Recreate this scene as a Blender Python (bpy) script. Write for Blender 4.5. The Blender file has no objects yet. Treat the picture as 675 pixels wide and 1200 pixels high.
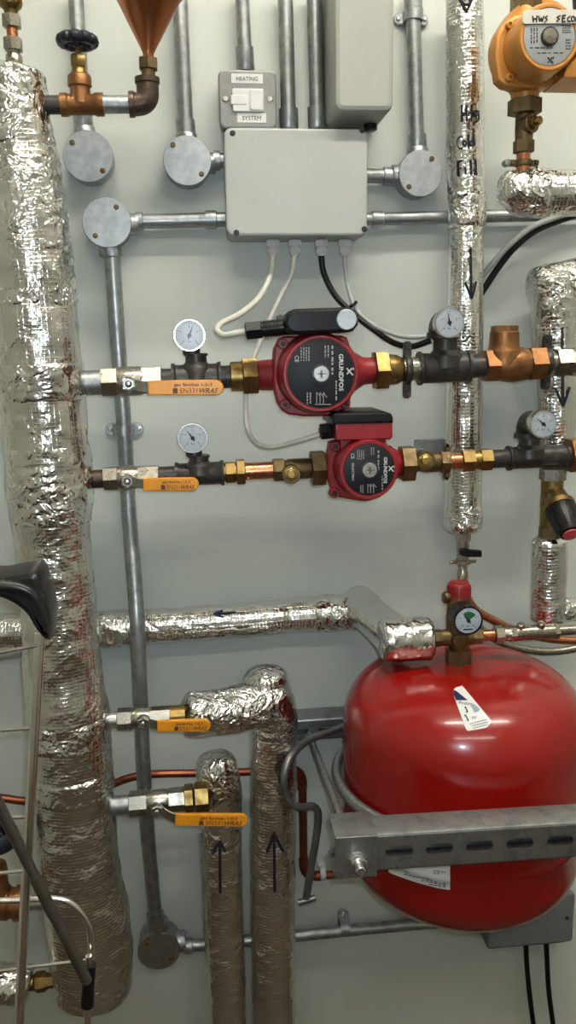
import bpy, math, random
from mathutils import Vector, Matrix, noise
from mathutils.bvhtree import BVHTree
random.seed(7)
PI = math.pi
SC = bpy.context.scene
COL = SC.collection
V3 = Vector
# ------------------------------------------------------------------ camera
F_PX = 1000.0
CAM = V3((0.0, -1.2, 1.30))
DN = V3((78, 5100, 1000)).normalized()
XW = V3((10000, -350, 1000)); XW = (XW - DN * XW.dot(DN)).normalized()
YW = XW.cross(DN)
def ray(px, py):
    r = V3(((px - 337.5) / F_PX, (py - 600) / F_PX, 1.0))
    return V3((r.dot(XW), r.dot(YW), -r.dot(DN)))
def P(px, py, d):
    """the point seen at a place in the photograph, d metres in front of the back wall"""
    r = ray(px, py)
    return CAM + r * ((-d - CAM.y) / r.y)
def S(px, py, d):
    """metres per photo pixel there"""
    return ((-d - CAM.y) / ray(px, py).y) / F_PX
cam_d = bpy.data.cameras.new('camera')
cam_o = bpy.data.objects.new('camera', cam_d); COL.objects.link(cam_o)
cr = V3((XW[0], YW[0], -DN[0])); cd = V3((XW[1], YW[1], -DN[1])); cf = V3((XW[2], YW[2], -DN[2]))
cam_o.matrix_world = Matrix(((cr.x, -cd.x, -cf.x, CAM.x), (cr.y, -cd.y, -cf.y, CAM.y), (cr.z, -cd.z, -cf.z, CAM.z), (0, 0, 0, 1)))
cam_d.sensor_fit = 'VERTICAL'; cam_d.sensor_height = 36; cam_d.lens = F_PX / 1200 * 36; cam_d.clip_start = 0.01
SC.camera = cam_o
# ------------------------------------------------------------------ mesh collector
class MB:
    def __init__(s): s.v = []; s.f = []; s.uv = []
    def add(s, verts, faces, uv=None):
        b = len(s.v); s.v += [V3(p) for p in verts]
        for i, f in enumerate(faces):
            s.f.append([b + k for k in f]); s.uv.append(uv[i] if uv else None)
        return s
def thing(name, label, cat, loc, group=None):
    o = bpy.data.objects.new(name, None); COL.objects.link(o); o.location = loc
    o.empty_display_size = 0.02
    o['label'] = label; o['category'] = cat
    if group: o['group'] = group
    return o
def wloc(o):
    l = V3(o.location)
    while o.parent: o = o.parent; l += V3(o.location)
    return l
def part(name, mb, mat, parent=None, label=None, angle=38, smooth=True):
    me = bpy.data.meshes.new(name)
    if parent is None:
        xs = [min(p[i] for p in mb.v) for i in range(3)]; xe = [max(p[i] for p in mb.v) for i in range(3)]
        off = V3(((xs[0] + xe[0]) / 2, (xs[1] + xe[1]) / 2, xs[2]))
        loc = off
    else:
        off = wloc(parent); loc = V3((0, 0, 0))
    me.from_pydata([tuple(p - off) for p in mb.v], [], mb.f)
    if any(u for u in mb.uv):
        ul = me.uv_layers.new(name='UVMap')
        for poly, u in zip(me.polygons, mb.uv):
            if u:
                for li, c in zip(poly.loop_indices, u): ul.data[li].uv = c
    me.materials.append(mat)
    if smooth:
        me.polygons.foreach_set('use_smooth', [True] * len(me.polygons))
        me.update()
        me.set_sharp_from_angle(angle=math.radians(angle))
    o = bpy.data.objects.new(name, me); COL.objects.link(o); o.location = loc
    if parent is not None: o.parent = parent
    if label: o['label'] = label
    return o
def single(name, mb, mat, label, cat, group=None, angle=38):
    o = part(name, mb, mat, None, label, angle); o['category'] = cat
    if group: o['group'] = group
    return o
def struct(name, mb, mat, parent=None):
    o = part(name, mb, mat, parent, smooth=False)
    if parent is None: o['kind'] = 'structure'
    return o
def frame(ax, ref=None):
    ax = ax.normalized()
    if ref is None: ref = V3((0, -1, 0)) if abs(ax.y) < 0.8 else V3((0, 0, 1))
    u = (ref - ax * ref.dot(ax)).normalized()
    return u, ax.cross(u)
def lathe(mb, O, ax, prof, seg=24, rot=0.0, ref=None, cap=True):
    """prof: (t, r) in metres along ax from O"""
    ax = ax.normalized(); u, w = frame(ax, ref)
    vs = []; fs = []; rings = []; uv = []
    for t, r in prof:
        c = O + ax * t
        if r < 1e-7: rings.append(([len(vs)], t, r)); vs.append(c)
        else:
            ids = []
            for k in range(seg):
                a = rot + 2 * PI * k / seg
                ids.append(len(vs)); vs.append(c + (u * math.cos(a) + w * math.sin(a)) * r)
            rings.append((ids, t, r))
    rm = max(r for t, r in prof)
    for (A, ta, ra), (B, tb, rb) in zip(rings, rings[1:]):
        for k in range(seg):
            k2 = (k + 1) % seg
            u0 = k / seg * 2 * PI * rm; u1 = (k + 1) / seg * 2 * PI * rm
            if len(A) == 1 and len(B) == 1: break
            if len(A) == 1: fs.append([A[0], B[k2], B[k]]); uv.append([(u0, ta), (u1, tb), (u0, tb)])
            elif len(B) == 1: fs.append([A[k], A[k2], B[0]]); uv.append([(u0, ta), (u1, ta), (u0, tb)])
            else: fs.append([A[k], A[k2], B[k2], B[k]]); uv.append([(u0, ta), (u1, ta), (u1, tb), (u0, tb)])
    if cap:
        if len(rings[0][0]) > 1: fs.append(rings[0][0][::-1]); uv.append(None)
        if len(rings[-1][0]) > 1: fs.append(rings[-1][0][:]); uv.append(None)
    mb.add(vs, fs, uv)
    return mb
def catmull(pts, step=0.006, vals=None):
    """smooth path through the points, with values carried along; returns evenly dense lists"""
    n = len(pts); out = []; ov = []
    for i in range(n - 1):
        p0 = pts[max(i - 1, 0)]; p1 = pts[i]; p2 = pts[i + 1]; p3 = pts[min(i + 2, n - 1)]
        L = (p2 - p1).length; k = max(1, int(L / step))
        d1 = max((p1 - p0).length, 1e-6); d2 = max(L, 1e-6); d3 = max((p3 - p2).length, 1e-6)
        m1 = ((p2 - p1) / d2 + (p1 - p0) / d1) * 0.5 * d2 if i > 0 else (p2 - p1)
        m2 = ((p3 - p2) / d3 + (p2 - p1) / d2) * 0.5 * d2 if i < n - 2 else (p2 - p1)
        for j in range(k):
            t = j / k; t2 = t * t; t3 = t2 * t
            out.append(p1 * (2 * t3 - 3 * t2 + 1) + m1 * (t3 - 2 * t2 + t) + p2 * (-2 * t3 + 3 * t2) + m2 * (t3 - t2))
            if vals: ov.append(vals[i] * (1 - t) + vals[i + 1] * t)
    out.append(pts[-1].copy())
    if vals: ov.append(vals[-1]); return out, ov
    return out
def tube(mb, pts, rad, seg=12, disp=None, cap=True, endround=0.0):
    n = len(pts)
    if not isinstance(rad, (list, tuple)): rad = [rad] * n
    tans = []
    for i in range(n):
        t = pts[min(i + 1, n - 1)] - pts[max(i - 1, 0)]
        tans.append(t.normalized())
    u, w = frame(tans[0])
    vs = []; fs = []; uv = []; s = 0.0; ss = []
    rm = max(rad)
    tot = sum((pts[i + 1] - pts[i]).length for i in range(n - 1))
    for i in range(n):
        if i: s += (pts[i] - pts[i - 1]).length
        u = (u - tans[i] * u.dot(tans[i])).normalized(); w = tans[i].cross(u)
        r = rad[i]
        if endround > 0:
            e = min(s, tot - s)
            if e < endround: r = r - endround + math.sqrt(max(0, endround ** 2 - (endround - e) ** 2))
        ss.append(s)
        for k in range(seg):
            a = 2 * PI * k / seg
            d = u * math.cos(a) + w * math.sin(a)
            p = pts[i] + d * r
            if disp: p = p + d * disp(p, s)
            vs.append(p)
    for i in range(n - 1):
        for k in range(seg):
            k2 = (k + 1) % seg
            fs.append([i * seg + k, i * seg + k2, (i + 1) * seg + k2, (i + 1) * seg + k])
            u0 = k / seg * 2 * PI * rm; u1 = (k + 1) / seg * 2 * PI * rm
            uv.append([(u0, ss[i]), (u1, ss[i]), (u1, ss[i + 1]), (u0, ss[i + 1])])
    if cap:
        fs.append([k for k in range(seg)][::-1]); uv.append(None)
        fs.append([(n - 1) * seg + k for k in range(seg)]); uv.append(None)
    mb.add(vs, fs, uv)
    return mb
def inset(ol, d):
    n = len(ol); out = []
    area = sum(ol[i][0] * ol[(i + 1) % n][1] - ol[(i + 1) % n][0] * ol[i][1] for i in range(n))
    sg = 1 if area > 0 else -1
    for i in range(n):
        a = V3((ol[i][0] - ol[i - 1][0], ol[i][1] - ol[i - 1][1], 0)); b = V3((ol[(i + 1) % n][0] - ol[i][0], ol[(i + 1) % n][1] - ol[i][1], 0))
        if a.length < 1e-9: a = b
        if b.length < 1e-9: b = a
        a.normalize(); b.normalize()
        na = V3((-a.y, a.x, 0)) * sg; nb = V3((-b.y, b.x, 0)) * sg
        m = na + nb
        if m.length < 1e-6: m = na
        m.normalize(); c = max(0.4, m.dot(na))
        out.append((ol[i][0] + m.x * d / c, ol[i][1] + m.y * d / c))
    return out
def prism(mb, ol, O, U, Vv, N, layers):
    """outline (u, v) in metres, layers (inset, height along N)"""
    n = len(ol); vs = []; fs = []
    for ins, h in layers:
        q = inset(ol, ins) if ins else ol
        vs += [O + U * a + Vv * b + N * h for a, b in q]
    for l in range(len(layers) - 1):
        for k in range(n):
            k2 = (k + 1) % n
            fs.append([l * n + k, l * n + k2, (l + 1) * n + k2, (l + 1) * n + k])
    m = len(vs); vs += vs[:n] + vs[m - n:]
    fs.append([m + k for k in range(n)][::-1]); fs.append([m + n + k for k in range(n)])
    mb.add(vs, fs); return mb
def rrect(w, h, r, k=5):
    o = []
    for cx, cy, a0 in ((w / 2 - r, h / 2 - r, 0), (-w / 2 + r, h / 2 - r, PI / 2), (-w / 2 + r, -h / 2 + r, PI), (w / 2 - r, -h / 2 + r, 1.5 * PI)):
        for j in range(k + 1):
            a = a0 + PI / 2 * j / k; o.append((cx + r * math.cos(a), cy + r * math.sin(a)))
    return o
EX, EY, EZ = V3((1, 0, 0)), V3((0, 1, 0)), V3((0, 0, 1)); NF = V3((0, -1, 0))
def box(mb, c, size, bev=0.001, U=EX, Vv=EZ, N=NF, r=None):
    """block centred at c, size along U, Vv, N, all edges softened"""
    w, h, t = size; b = min(bev, w * .3, h * .3, t * .3)
    ol = rrect(w, h, max(r if r else b, 1e-4), 3 if not r else 6)
    return prism(mb, ol, V3(c), U, Vv, N, [(b, -t / 2), (b * .3, -t / 2 + b * .3), (0, -t / 2 + b), (0, t / 2 - b), (b * .3, t / 2 - b * .3), (b, t / 2)])
def pbox(mb, x0, y0, x1, y1, df, db, bev=0.001, r=None):
    """block whose front face (df in front of the wall) spans those photo coordinates; back at db"""
    c = P((x0 + x1) / 2, (y0 + y1) / 2, df); s = S((x0 + x1) / 2, (y0 + y1) / 2, df)
    a = P(x0, (y0 + y1) / 2, df); b = P(x1, (y0 + y1) / 2, df); t = P((x0 + x1) / 2, y0, df); u = P((x0 + x1) / 2, y1, df)
    w = (b - a).x; h = (t - u).z
    c = V3((c.x, -(df + db) / 2, (t.z + u.z) / 2))
    return box(mb, c, (w, h, df - db), bev, r=r)
def pprism(mb, pts, df, db, bev=0.0015):
    q = [P(x, y, df) for x, y in pts]
    c = sum(q, V3()) / len(q)
    ol = [(p.x - c.x, p.z - c.z) for p in q]
    t = df - db
    return prism(mb, ol, V3((c.x, -db, c.z)), EX, EZ, NF, [(0, 0), (0, t - bev), (bev * .3, t - bev * .3), (bev, t)])
def pcyl(mb, px, py, prof, seg=32, dref=None, rot=0.0, ax=None):
    """round thing facing out of the wall: prof (d, r in photo pixels); centre seen at px, py at dref"""
    dref = dref if dref is not None else prof[-1][0]
    c = P(px, py, dref); s = S(px, py, dref)
    if ax is None: ax = NF
    return lathe(mb, c - ax * dref, ax, [(d, r * s) for d, r in prof], seg, rot, ref=EZ)
class Ln:
    """a straight run: photo coordinate v along it (x or y) gives the point"""
    def __init__(s, p0, d0, p1, d1=None):
        d1 = d0 if d1 is None else d1
        s.A = P(*p0, d0); s.B = P(*p1, d1)
        s.k = 0 if abs(p1[0] - p0[0]) > abs(p1[1] - p0[1]) else 1
        s.v0 = p0[s.k]; s.v1 = p1[s.k]
        s.dir = (s.B - s.A).normalized()
        s.s = (s.B - s.A).length / abs(math.hypot(p1[0] - p0[0], p1[1] - p0[1])) if d0 == d1 else S((p0[0] + p1[0]) / 2, (p0[1] + p1[1]) / 2, (d0 + d1) / 2)
    def at(s, v): return s.A + (s.B - s.A) * ((v - s.v0) / (s.v1 - s.v0))
    def rev(s, mb, prof, seg=24, rot=0.0):
        a = s.at(prof[0][0])
        return lathe(mb, a, s.dir if s.v1 > s.v0 else s.dir, [((s.at(v) - a).dot(s.dir), r * s.s) for v, r in prof], seg, rot)
    def nut(s, mb, v0, v1, r, b=1.6, rot=0.0):
        """hexagon with chamfered ends"""
        sg = 1 if v1 > v0 else -1
        return s.rev(mb, [(v0, r * .84), (v0 + sg * b * .6, r), (v1 - sg * b * .6, r), (v1, r * .84)], 6, rot)
def ring(mb, O, ax, R, r, seg=40, k=10, sq=1.0):
    """torus; sq stretches the section along the axis"""
    u, w = frame(ax); ax = ax.normalized(); vs = []; fs = []
    for i in range(seg):
        a = 2 * PI * i / seg; d = u * math.cos(a) + w * math.sin(a)
        for j in range(k):
            b = 2 * PI * j / k
            vs.append(O + d * (R + r * math.cos(b)) + ax * (r * sq * math.sin(b)))
    for i in range(seg):
        for j in range(k):
            fs.append([i * k + j, ((i + 1) % seg) * k + j, ((i + 1) % seg) * k + (j + 1) % k, i * k + (j + 1) % k])
    mb.add(vs, fs); return mb
def ball(mb, c, r, seg=16, sq=(1, 1, 1)):
    vs = []; n = seg // 2
    M = MB(); lathe(M, V3((0, 0, 0)), EZ, [(-math.cos(PI * i / n), math.sin(PI * i / n) if 0 < i < n else 0) for i in range(n + 1)], seg)
    mb.add([c + V3((p.x * r * sq[0], p.y * r * sq[1], p.z * r * sq[2])) for p in M.v], M.f); return mb
# ------------------------------------------------------------------ lettering
_tc = {}
def text_mesh(t, shear=0.0, bold=0.0):
    k = (t, shear, bold)
    if k not in _tc:
        c = bpy.data.curves.new('t', 'FONT'); c.body = t; c.size = 1.0; c.align_x = 'CENTER'; c.align_y = 'CENTER'
        c.resolution_u = 2; c.shear = shear; c.extrude = 0.01; c.offset = bold
        o = bpy.data.objects.new('t', c); COL.objects.link(o)
        dg = bpy.context.evaluated_depsgraph_get(); dg.update()
        me = bpy.data.meshes.new_from_object(o.evaluated_get(dg))
        _tc[k] = ([v.co.copy() for v in me.vertices], [list(p.vertices) for p in me.polygons])
        bpy.data.objects.remove(o); bpy.data.curves.remove(c); bpy.data.meshes.remove(me)
    return _tc[k]
def text(mb, t, O, U, Vv, N, size, shear=0.0, wide=None, bold=0.0):
    """flat letters centred at O; wide fits the line to a width in metres"""
    v, f = text_mesh(t, shear, bold)
    if not v: return mb
    w = max(p.x for p in v) - min(p.x for p in v)
    sx = (wide / w) if wide else size
    mb.add([O + U * (p.x * sx) + Vv * (p.y * size) + N * (p.z * 0.02) for p in v], f)
    return mb
def stroke(mb, pts, r, mp, seg=6, step=1.0):
    """a pen stroke through photo coordinates, laid on a surface by mp"""
    q = []
    for a, b in zip(pts, pts[1:]):
        k = max(1, int(math.hypot(b[0] - a[0], b[1] - a[1]) / step))
        q += [(a[0] + (b[0] - a[0]) * j / k, a[1] + (b[1] - a[1]) * j / k) for j in range(k)]
    q.append(pts[-1])
    w = [mp(*p) for p in q]; w = [p for p in w if p is not None]
    if len(w) > 1: tube(mb, w, r, seg)
    return mb
def arc(cx, cy, rx, ry, a0, a1, n=10):
    return [(cx + rx * math.cos(math.radians(a0 + (a1 - a0) * i / n)), cy + ry * math.sin(math.radians(a0 + (a1 - a0) * i / n))) for i in range(n + 1)]
def on_cyl(A, B, r):
    """photo coordinate to the near side of a pipe of radius r from A to B"""
    ax = (B - A).normalized()
    def mp(px, py):
        d = ray(px, py).normalized(); o = CAM - A
        dp = d - ax * d.dot(ax); op = o - ax * o.dot(ax)
        a = dp.dot(dp); b = 2 * dp.dot(op); c = op.dot(op) - r * r
        D = b * b - 4 * a * c
        if D < 0: return None
        return CAM + d * ((-b - math.sqrt(D)) / (2 * a))
    return mp
# ------------------------------------------------------------------ materials
def mat(name, col, rough=0.5, metal=0.0, **kw):
    m = bpy.data.materials.new(name); m.use_nodes = True
    nt = m.node_tree; b = nt.nodes['Principled BSDF']
    b.inputs['Base Color'].default_value = (*col, 1); b.inputs['Roughness'].default_value = rough; b.inputs['Metallic'].default_value = metal
    if 'coat' in kw: b.inputs['Coat Weight'].default_value = kw['coat']; b.inputs['Coat Roughness'].default_value = kw.get('coat_rough', .08)
    if 'spec' in kw: b.inputs['Specular IOR Level'].default_value = kw['spec']
    tc = nt.nodes.new('ShaderNodeTexCoord')
    if 'mottle' in kw:   # colour patches of the metal itself (scale, second colour, contrast lo, hi)
        sc, c2, lo, hi = kw['mottle']
        n = nt.nodes.new('ShaderNodeTexNoise'); n.inputs['Scale'].default_value = sc; n.inputs['Detail'].default_value = 5; n.inputs['Roughness'].default_value = .65
        nt.links.new(tc.outputs['Object'], n.inputs['Vector'])
        r = nt.nodes.new('ShaderNodeMapRange'); r.inputs[1].default_value = lo; r.inputs[2].default_value = hi
        nt.links.new(n.outputs['Fac'], r.inputs[0])
        x = nt.nodes.new('ShaderNodeMix'); x.data_type = 'RGBA'
        x.inputs[6].default_value = (*col, 1); x.inputs[7].default_value = (*c2, 1)
        nt.links.new(r.outputs[0], x.inputs[0]); nt.links.new(x.outputs[2], b.inputs['Base Color'])
        if 'rough2' in kw:
            q = nt.nodes.new('ShaderNodeMapRange'); q.inputs[3].default_value = rough; q.inputs[4].default_value = kw['rough2']
            nt.links.new(r.outputs[0], q.inputs[0]); nt.links.new(q.outputs[0], b.inputs['Roughness'])
    if 'bump' in kw:     # (scale, height)
        n = nt.nodes.new('ShaderNodeTexNoise'); n.inputs['Scale'].default_value = kw['bump'][0]; n.inputs['Detail'].default_value = 1
        nt.links.new(tc.outputs['Object'], n.inputs['Vector'])
        bp = nt.nodes.new('ShaderNodeBump'); bp.inputs['Strength'].default_value = 1; bp.inputs['Distance'].default_value = kw['bump'][1]
        nt.links.new(n.outputs['Fac'], bp.inputs['Height']); nt.links.new(bp.outputs[0], b.inputs['Normal'])
    return m
def foil_mat(name, crumple, scrim, rough, col=(.80, .79, .76), cell=70.0, fine=.0004):
    m = bpy.data.materials.new(name); m.use_nodes = True; nt = m.node_tree; b = nt.nodes['Principled BSDF']
    N = nt.nodes.new; Lk = nt.links.new
    b.inputs['Metallic'].default_value = 1
    tc = N('ShaderNodeTexCoord')
    dn = N('ShaderNodeTexNoise'); dn.inputs['Scale'].default_value = 22; dn.inputs['Detail'].default_value = 3
    Lk(tc.outputs['Object'], dn.inputs['Vector'])
    ad = N('ShaderNodeVectorMath'); ad.operation = 'MULTIPLY_ADD'; ad.inputs[1].default_value = (.05, .05, .05)
    Lk(dn.outputs['Color'], ad.inputs[0]); Lk(tc.outputs['Object'], ad.inputs[2])
    vo = N('ShaderNodeTexVoronoi'); vo.inputs['Scale'].default_value = cell; vo.feature = 'F1'; Lk(ad.outputs[0], vo.inputs['Vector'])
    v2 = N('ShaderNodeTexVoronoi'); v2.inputs['Scale'].default_value = cell * 2.7; Lk(ad.outputs[0], v2.inputs['Vector'])
    ms = N('ShaderNodeTexNoise'); ms.inputs['Scale'].default_value = 9; ms.inputs['Detail'].default_value = 2; Lk(tc.outputs['Object'], ms.inputs['Vector'])
    mr = N('ShaderNodeMapRange'); mr.inputs[1].default_value = .38; mr.inputs[2].default_value = .62; mr.inputs[3].default_value = .25; mr.inputs[4].default_value = 1
    Lk(ms.outputs['Fac'], mr.inputs[0])
    a1 = N('ShaderNodeMath'); a1.operation = 'MULTIPLY_ADD'; a1.inputs[1].default_value = .4; Lk(v2.outputs['Distance'], a1.inputs[0]); Lk(vo.outputs['Distance'], a1.inputs[2])
    a2 = N('ShaderNodeMath'); a2.operation = 'MULTIPLY'; Lk(a1.outputs[0], a2.inputs[0]); Lk(mr.outputs[0], a2.inputs[1])
    bp = N('ShaderNodeBump'); bp.inputs['Strength'].default_value = 1; bp.inputs['Distance'].default_value = crumple
    Lk(a2.outputs[0], bp.inputs['Height'])
    fn = N('ShaderNodeTexNoise'); fn.inputs['Scale'].default_value = 260; fn.inputs['Detail'].default_value = 3; Lk(tc.outputs['Object'], fn.inputs['Vector'])
    b2 = N('ShaderNodeBump'); b2.inputs['Distance'].default_value = fine; Lk(fn.outputs['Fac'], b2.inputs['Height']); Lk(bp.outputs[0], b2.inputs['Normal'])
    last = b2
    if scrim > 0:        # glass-fibre reinforcing net pressed through the foil, 5 mm pitch
        sx = N('ShaderNodeSeparateXYZ'); Lk(tc.outputs['UV'], sx.inputs[0])
        hs = []
        for k, pitch in ((0, .0065), (1, .0046)):
            q = N('ShaderNodeMath'); q.operation = 'PINGPONG'; q.inputs[1].default_value = pitch / 2; Lk(sx.outputs[k], q.inputs[0])
            e = N('ShaderNodeMapRange'); e.interpolation_type = 'SMOOTHSTEP'; e.inputs[1].default_value = 0; e.inputs[2].default_value = .0011; e.inputs[3].default_value = 1; e.inputs[4].default_value = 0
            Lk(q.outputs[0], e.inputs[0]); hs.append(e)
        mx = N('ShaderNodeMath'); mx.operation = 'MAXIMUM'; Lk(hs[0].outputs[0], mx.inputs[0]); Lk(hs[1].outputs[0], mx.inputs[1])
        b3 = N('ShaderNodeBump'); b3.inputs['Distance'].default_value = scrim; Lk(mx.outputs[0], b3.inputs['Height']); Lk(last.outputs[0], b3.inputs['Normal']); last = b3
    Lk(last.outputs[0], b.inputs['Normal'])
    b.inputs['Base Color'].default_value = (*col, 1); b.inputs['Roughness'].default_value = rough
    return m
M = {}
M['wall'] = mat('painted plaster', (.66, .69, .63), .62, mottle=(3.0, (.60, .635, .585), .4, .7), bump=(140, .0001))
M['room'] = mat('plain wall paint', (.48, .49, .455), .8, bump=(150, .0001))
M['ceil'] = mat('ceiling paint', (.55, .55, .52), .85, bump=(90, .0001))
M['floor'] = mat('brown screed', (.085, .058, .034), .55, mottle=(6, (.06, .042, .026), .4, .6), bump=(60, .001))
M['galv'] = mat('galvanised steel', (.44, .46, .46), .36, .92, mottle=(140, (.30, .32, .33), .4, .62), rough2=.5)
M['galvdark'] = mat('weathered galvanised conduit', (.42, .44, .44), .34, .9, mottle=(60, (.27, .285, .29), .4, .65), rough2=.52)
M['galvlid'] = mat('galvanised lid', (.50, .53, .55), .48, .75, mottle=(90, (.40, .43, .45), .4, .6), bump=(300, .0001))
M['strut'] = mat('galvanised channel', (.33, .337, .335), .38, .9, mottle=(45, (.19, .195, .195), .45, .66), rough2=.55)
M['foil'] = foil_mat('crumpled foil tape', .0046, 0, .13, cell=62, fine=.00008)
M['foilnet'] = foil_mat('foil faced lagging', .0026, .0002, .14, cell=46, fine=.00007)
M['foiltall'] = foil_mat('foil faced lagging, lightly creased', .0030, .00016, .17, cell=38, col=(.76, .735, .69), fine=.00007)
M['foilsmooth'] = foil_mat('smooth foil tape', .0022, 0, .14, cell=40, fine=.00006)
M['copper'] = mat('copper pipe', (.62, .26, .14), .25, 1, mottle=(50, (.42, .15, .08), .4, .7), rough2=.4)
M['coppersheet'] = mat('copper sheet', (.50, .19, .085), .3, 1, mottle=(9, (.42, .15, .065), .4, .65), rough2=.36)
M['copperdull'] = mat('tarnished copper', (.33, .10, .055), .32, .95, mottle=(40, (.20, .06, .04), .4, .65), rough2=.42)
M['brass'] = mat('brass', (.31, .21, .075), .33, 1, mottle=(70, (.19, .12, .045), .4, .66), rough2=.48)
M['brassbright'] = mat('clean brass', (.55, .38, .13), .38, 1)
M['brassdull'] = mat('dull brass', (.21, .15, .075), .4, .95, mottle=(60, (.125, .088, .043), .4, .66), rough2=.55)
M['bronze'] = mat('gunmetal bronze', (.29, .135, .052), .42, .8, mottle=(55, (.20, .088, .034), .4, .66), bump=(260, .0003))
M['pumpbronze'] = mat('bronze pump enamel', (.62, .27, .055), .4, .2, mottle=(30, (.54, .225, .045), .4, .65), bump=(320, .00018))
M['nickel'] = mat('nickel plated brass', (.42, .39, .33), .25, 1, mottle=(60, (.29, .265, .22), .42, .66), rough2=.42)
M['chrome'] = mat('chrome', (.78, .78, .78), .24, 1)
M['rackchrome'] = mat('chromed rack tube', (.92, .88, .83), .2, 1, mottle=(20, (.76, .71, .66), .4, .65))
M['iron'] = mat('black malleable iron', (.048, .044, .040), .42, .55, mottle=(45, (.085, .078, .07), .45, .7), bump=(220, .0004))
M['ironbrown'] = mat('browned iron', (.10, .065, .045), .4, .6, mottle=(40, (.06, .045, .04), .4, .65), bump=(220, .0004))
M['steelbar'] = mat('grey steel bar', (.17, .17, .17), .4, .8, mottle=(60, (.24, .24, .24), .45, .7))
M['red'] = mat('red vessel paint', (.27, .0035, .002), .25, 0, coat=.35, coat_rough=.08, mottle=(5, (.28, .0045, .003), .4, .6), bump=(24, .0002))
M['pumpred'] = mat('red pump enamel', (.27, .012, .018), .38, 0, mottle=(40, (.225, .010, .015), .4, .65), bump=(300, .0002))
M['redcap'] = mat('red plastic', (.24, .012, .011), .45)
M['black'] = mat('black plastic', (.007, .007, .008), .34, spec=.28)
M['blacksatin'] = mat('satin black plastic', (.012, .011, .010), .3, spec=.4, mottle=(18, (.009, .008, .007), .4, .6))
M['plate'] = mat('dark name plate', (.011, .013, .016), .5, spec=.3)
M['bluedark'] = mat('dark handwheel enamel', (.02, .022, .035), .35, .3)
M['grey'] = mat('grey plastic enclosure', (.46, .478, .452), .5, mottle=(14, (.43, .45, .425), .4, .65), bump=(500, .00008))
M['greyb'] = mat('darker grey enclosure', (.17, .18, .19), .5)
M['greymetal'] = mat('hammered grey paint', (.27, .275, .265), .45, .3, mottle=(90, (.235, .24, .235), .4, .6), bump=(380, .0003))
M['tallbox'] = mat('cream grey steel box', (.41, .42, .385), .45, mottle=(10, (.385, .395, .36), .4, .6))
M['white'] = mat('white plastic', (.70, .70, .70), .35)
M['cable'] = mat('white cable sheath', (.66, .64, .57), .45)
M['greycable'] = mat('pale grey cable sheath', (.42, .43, .42), .45)
M['label'] = mat('white label', (.74, .74, .72), .5)
M['tape'] = mat('masking tape label', (.66, .64, .57), .6)
M['ink'] = mat('black ink', (.012, .012, .016), .5)
M['marker'] = mat('marker pen ink', (.012, .011, .022), .35)
M['print'] = mat('pale plate print', (.32, .33, .33), .5)
M['printbright'] = mat('white plate print', (.62, .62, .60), .5)
M['navy'] = mat('navy label print', (.012, .016, .07), .5)
M['bluegrey'] = mat('grey blue label print', (.28, .33, .42), .5)
M['yellow'] = mat('yellow lever coating', (.78, .31, .015), .35, mottle=(60, (.68, .26, .012), .4, .65))
M['dial'] = mat('gauge dial', (.92, .94, .96), .5)
M['green'] = mat('green dial sector', (.02, .22, .07), .5)
M['dialred'] = mat('red dial needle', (.5, .03, .02), .5)
M['plategrey'] = mat('grey name plate', (.36, .38, .39), .45, .3)
M['lampwhite'] = mat('white lamp housing', (.8, .8, .8), .5)
def glass_mat(rough):
    m = bpy.data.materials.new('gauge glass'); m.use_nodes = True; nt = m.node_tree
    for n in list(nt.nodes): nt.nodes.remove(n)
    o = nt.nodes.new('ShaderNodeOutputMaterial'); x = nt.nodes.new('ShaderNodeMixShader'); f = nt.nodes.new('ShaderNodeFresnel'); f.inputs[0].default_value = 1.5
    t = nt.nodes.new('ShaderNodeBsdfTransparent'); g = nt.nodes.new('ShaderNodeBsdfGlossy'); g.inputs['Roughness'].default_value = rough
    nt.links.new(f.outputs[0], x.inputs[0]); nt.links.new(t.outputs[0], x.inputs[1]); nt.links.new(g.outputs[0], x.inputs[2]); nt.links.new(x.outputs[0], o.inputs[0])
    return m
M['glass'] = glass_mat(.03); M['glassdull'] = glass_mat(.3)
def emit(name, col, st):
    m = bpy.data.materials.new(name); m.use_nodes = True; nt = m.node_tree; b = nt.nodes['Principled BSDF']
    b.inputs['Base Color'].default_value = (.8, .8, .8, 1); b.inputs['Emission Color'].default_value = (*col, 1); b.inputs['Emission Strength'].default_value = st
    return m
M['leverprint'] = mat('brown black print', (.10, .035, .02), .5)
M['brownlid'] = mat('dull brown grey lid', (.27, .235, .19), .5, .6, mottle=(70, (.22, .19, .155), .4, .6))
M['strutdark'] = mat('dull folding strut', (.20, .18, .15), .4, .85, mottle=(25, (.15, .135, .115), .4, .65))
LAMP1, LAMP2 = 19.5, 7.0
EXPOSURE = 1.75
FLASH = 3.5
VRAD = .1525; VZT = P(540, 776, .205).z; VZB = P(540, 1040, .205).z; ZR = P(540, 905, .205).z
SFD = .415
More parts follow.
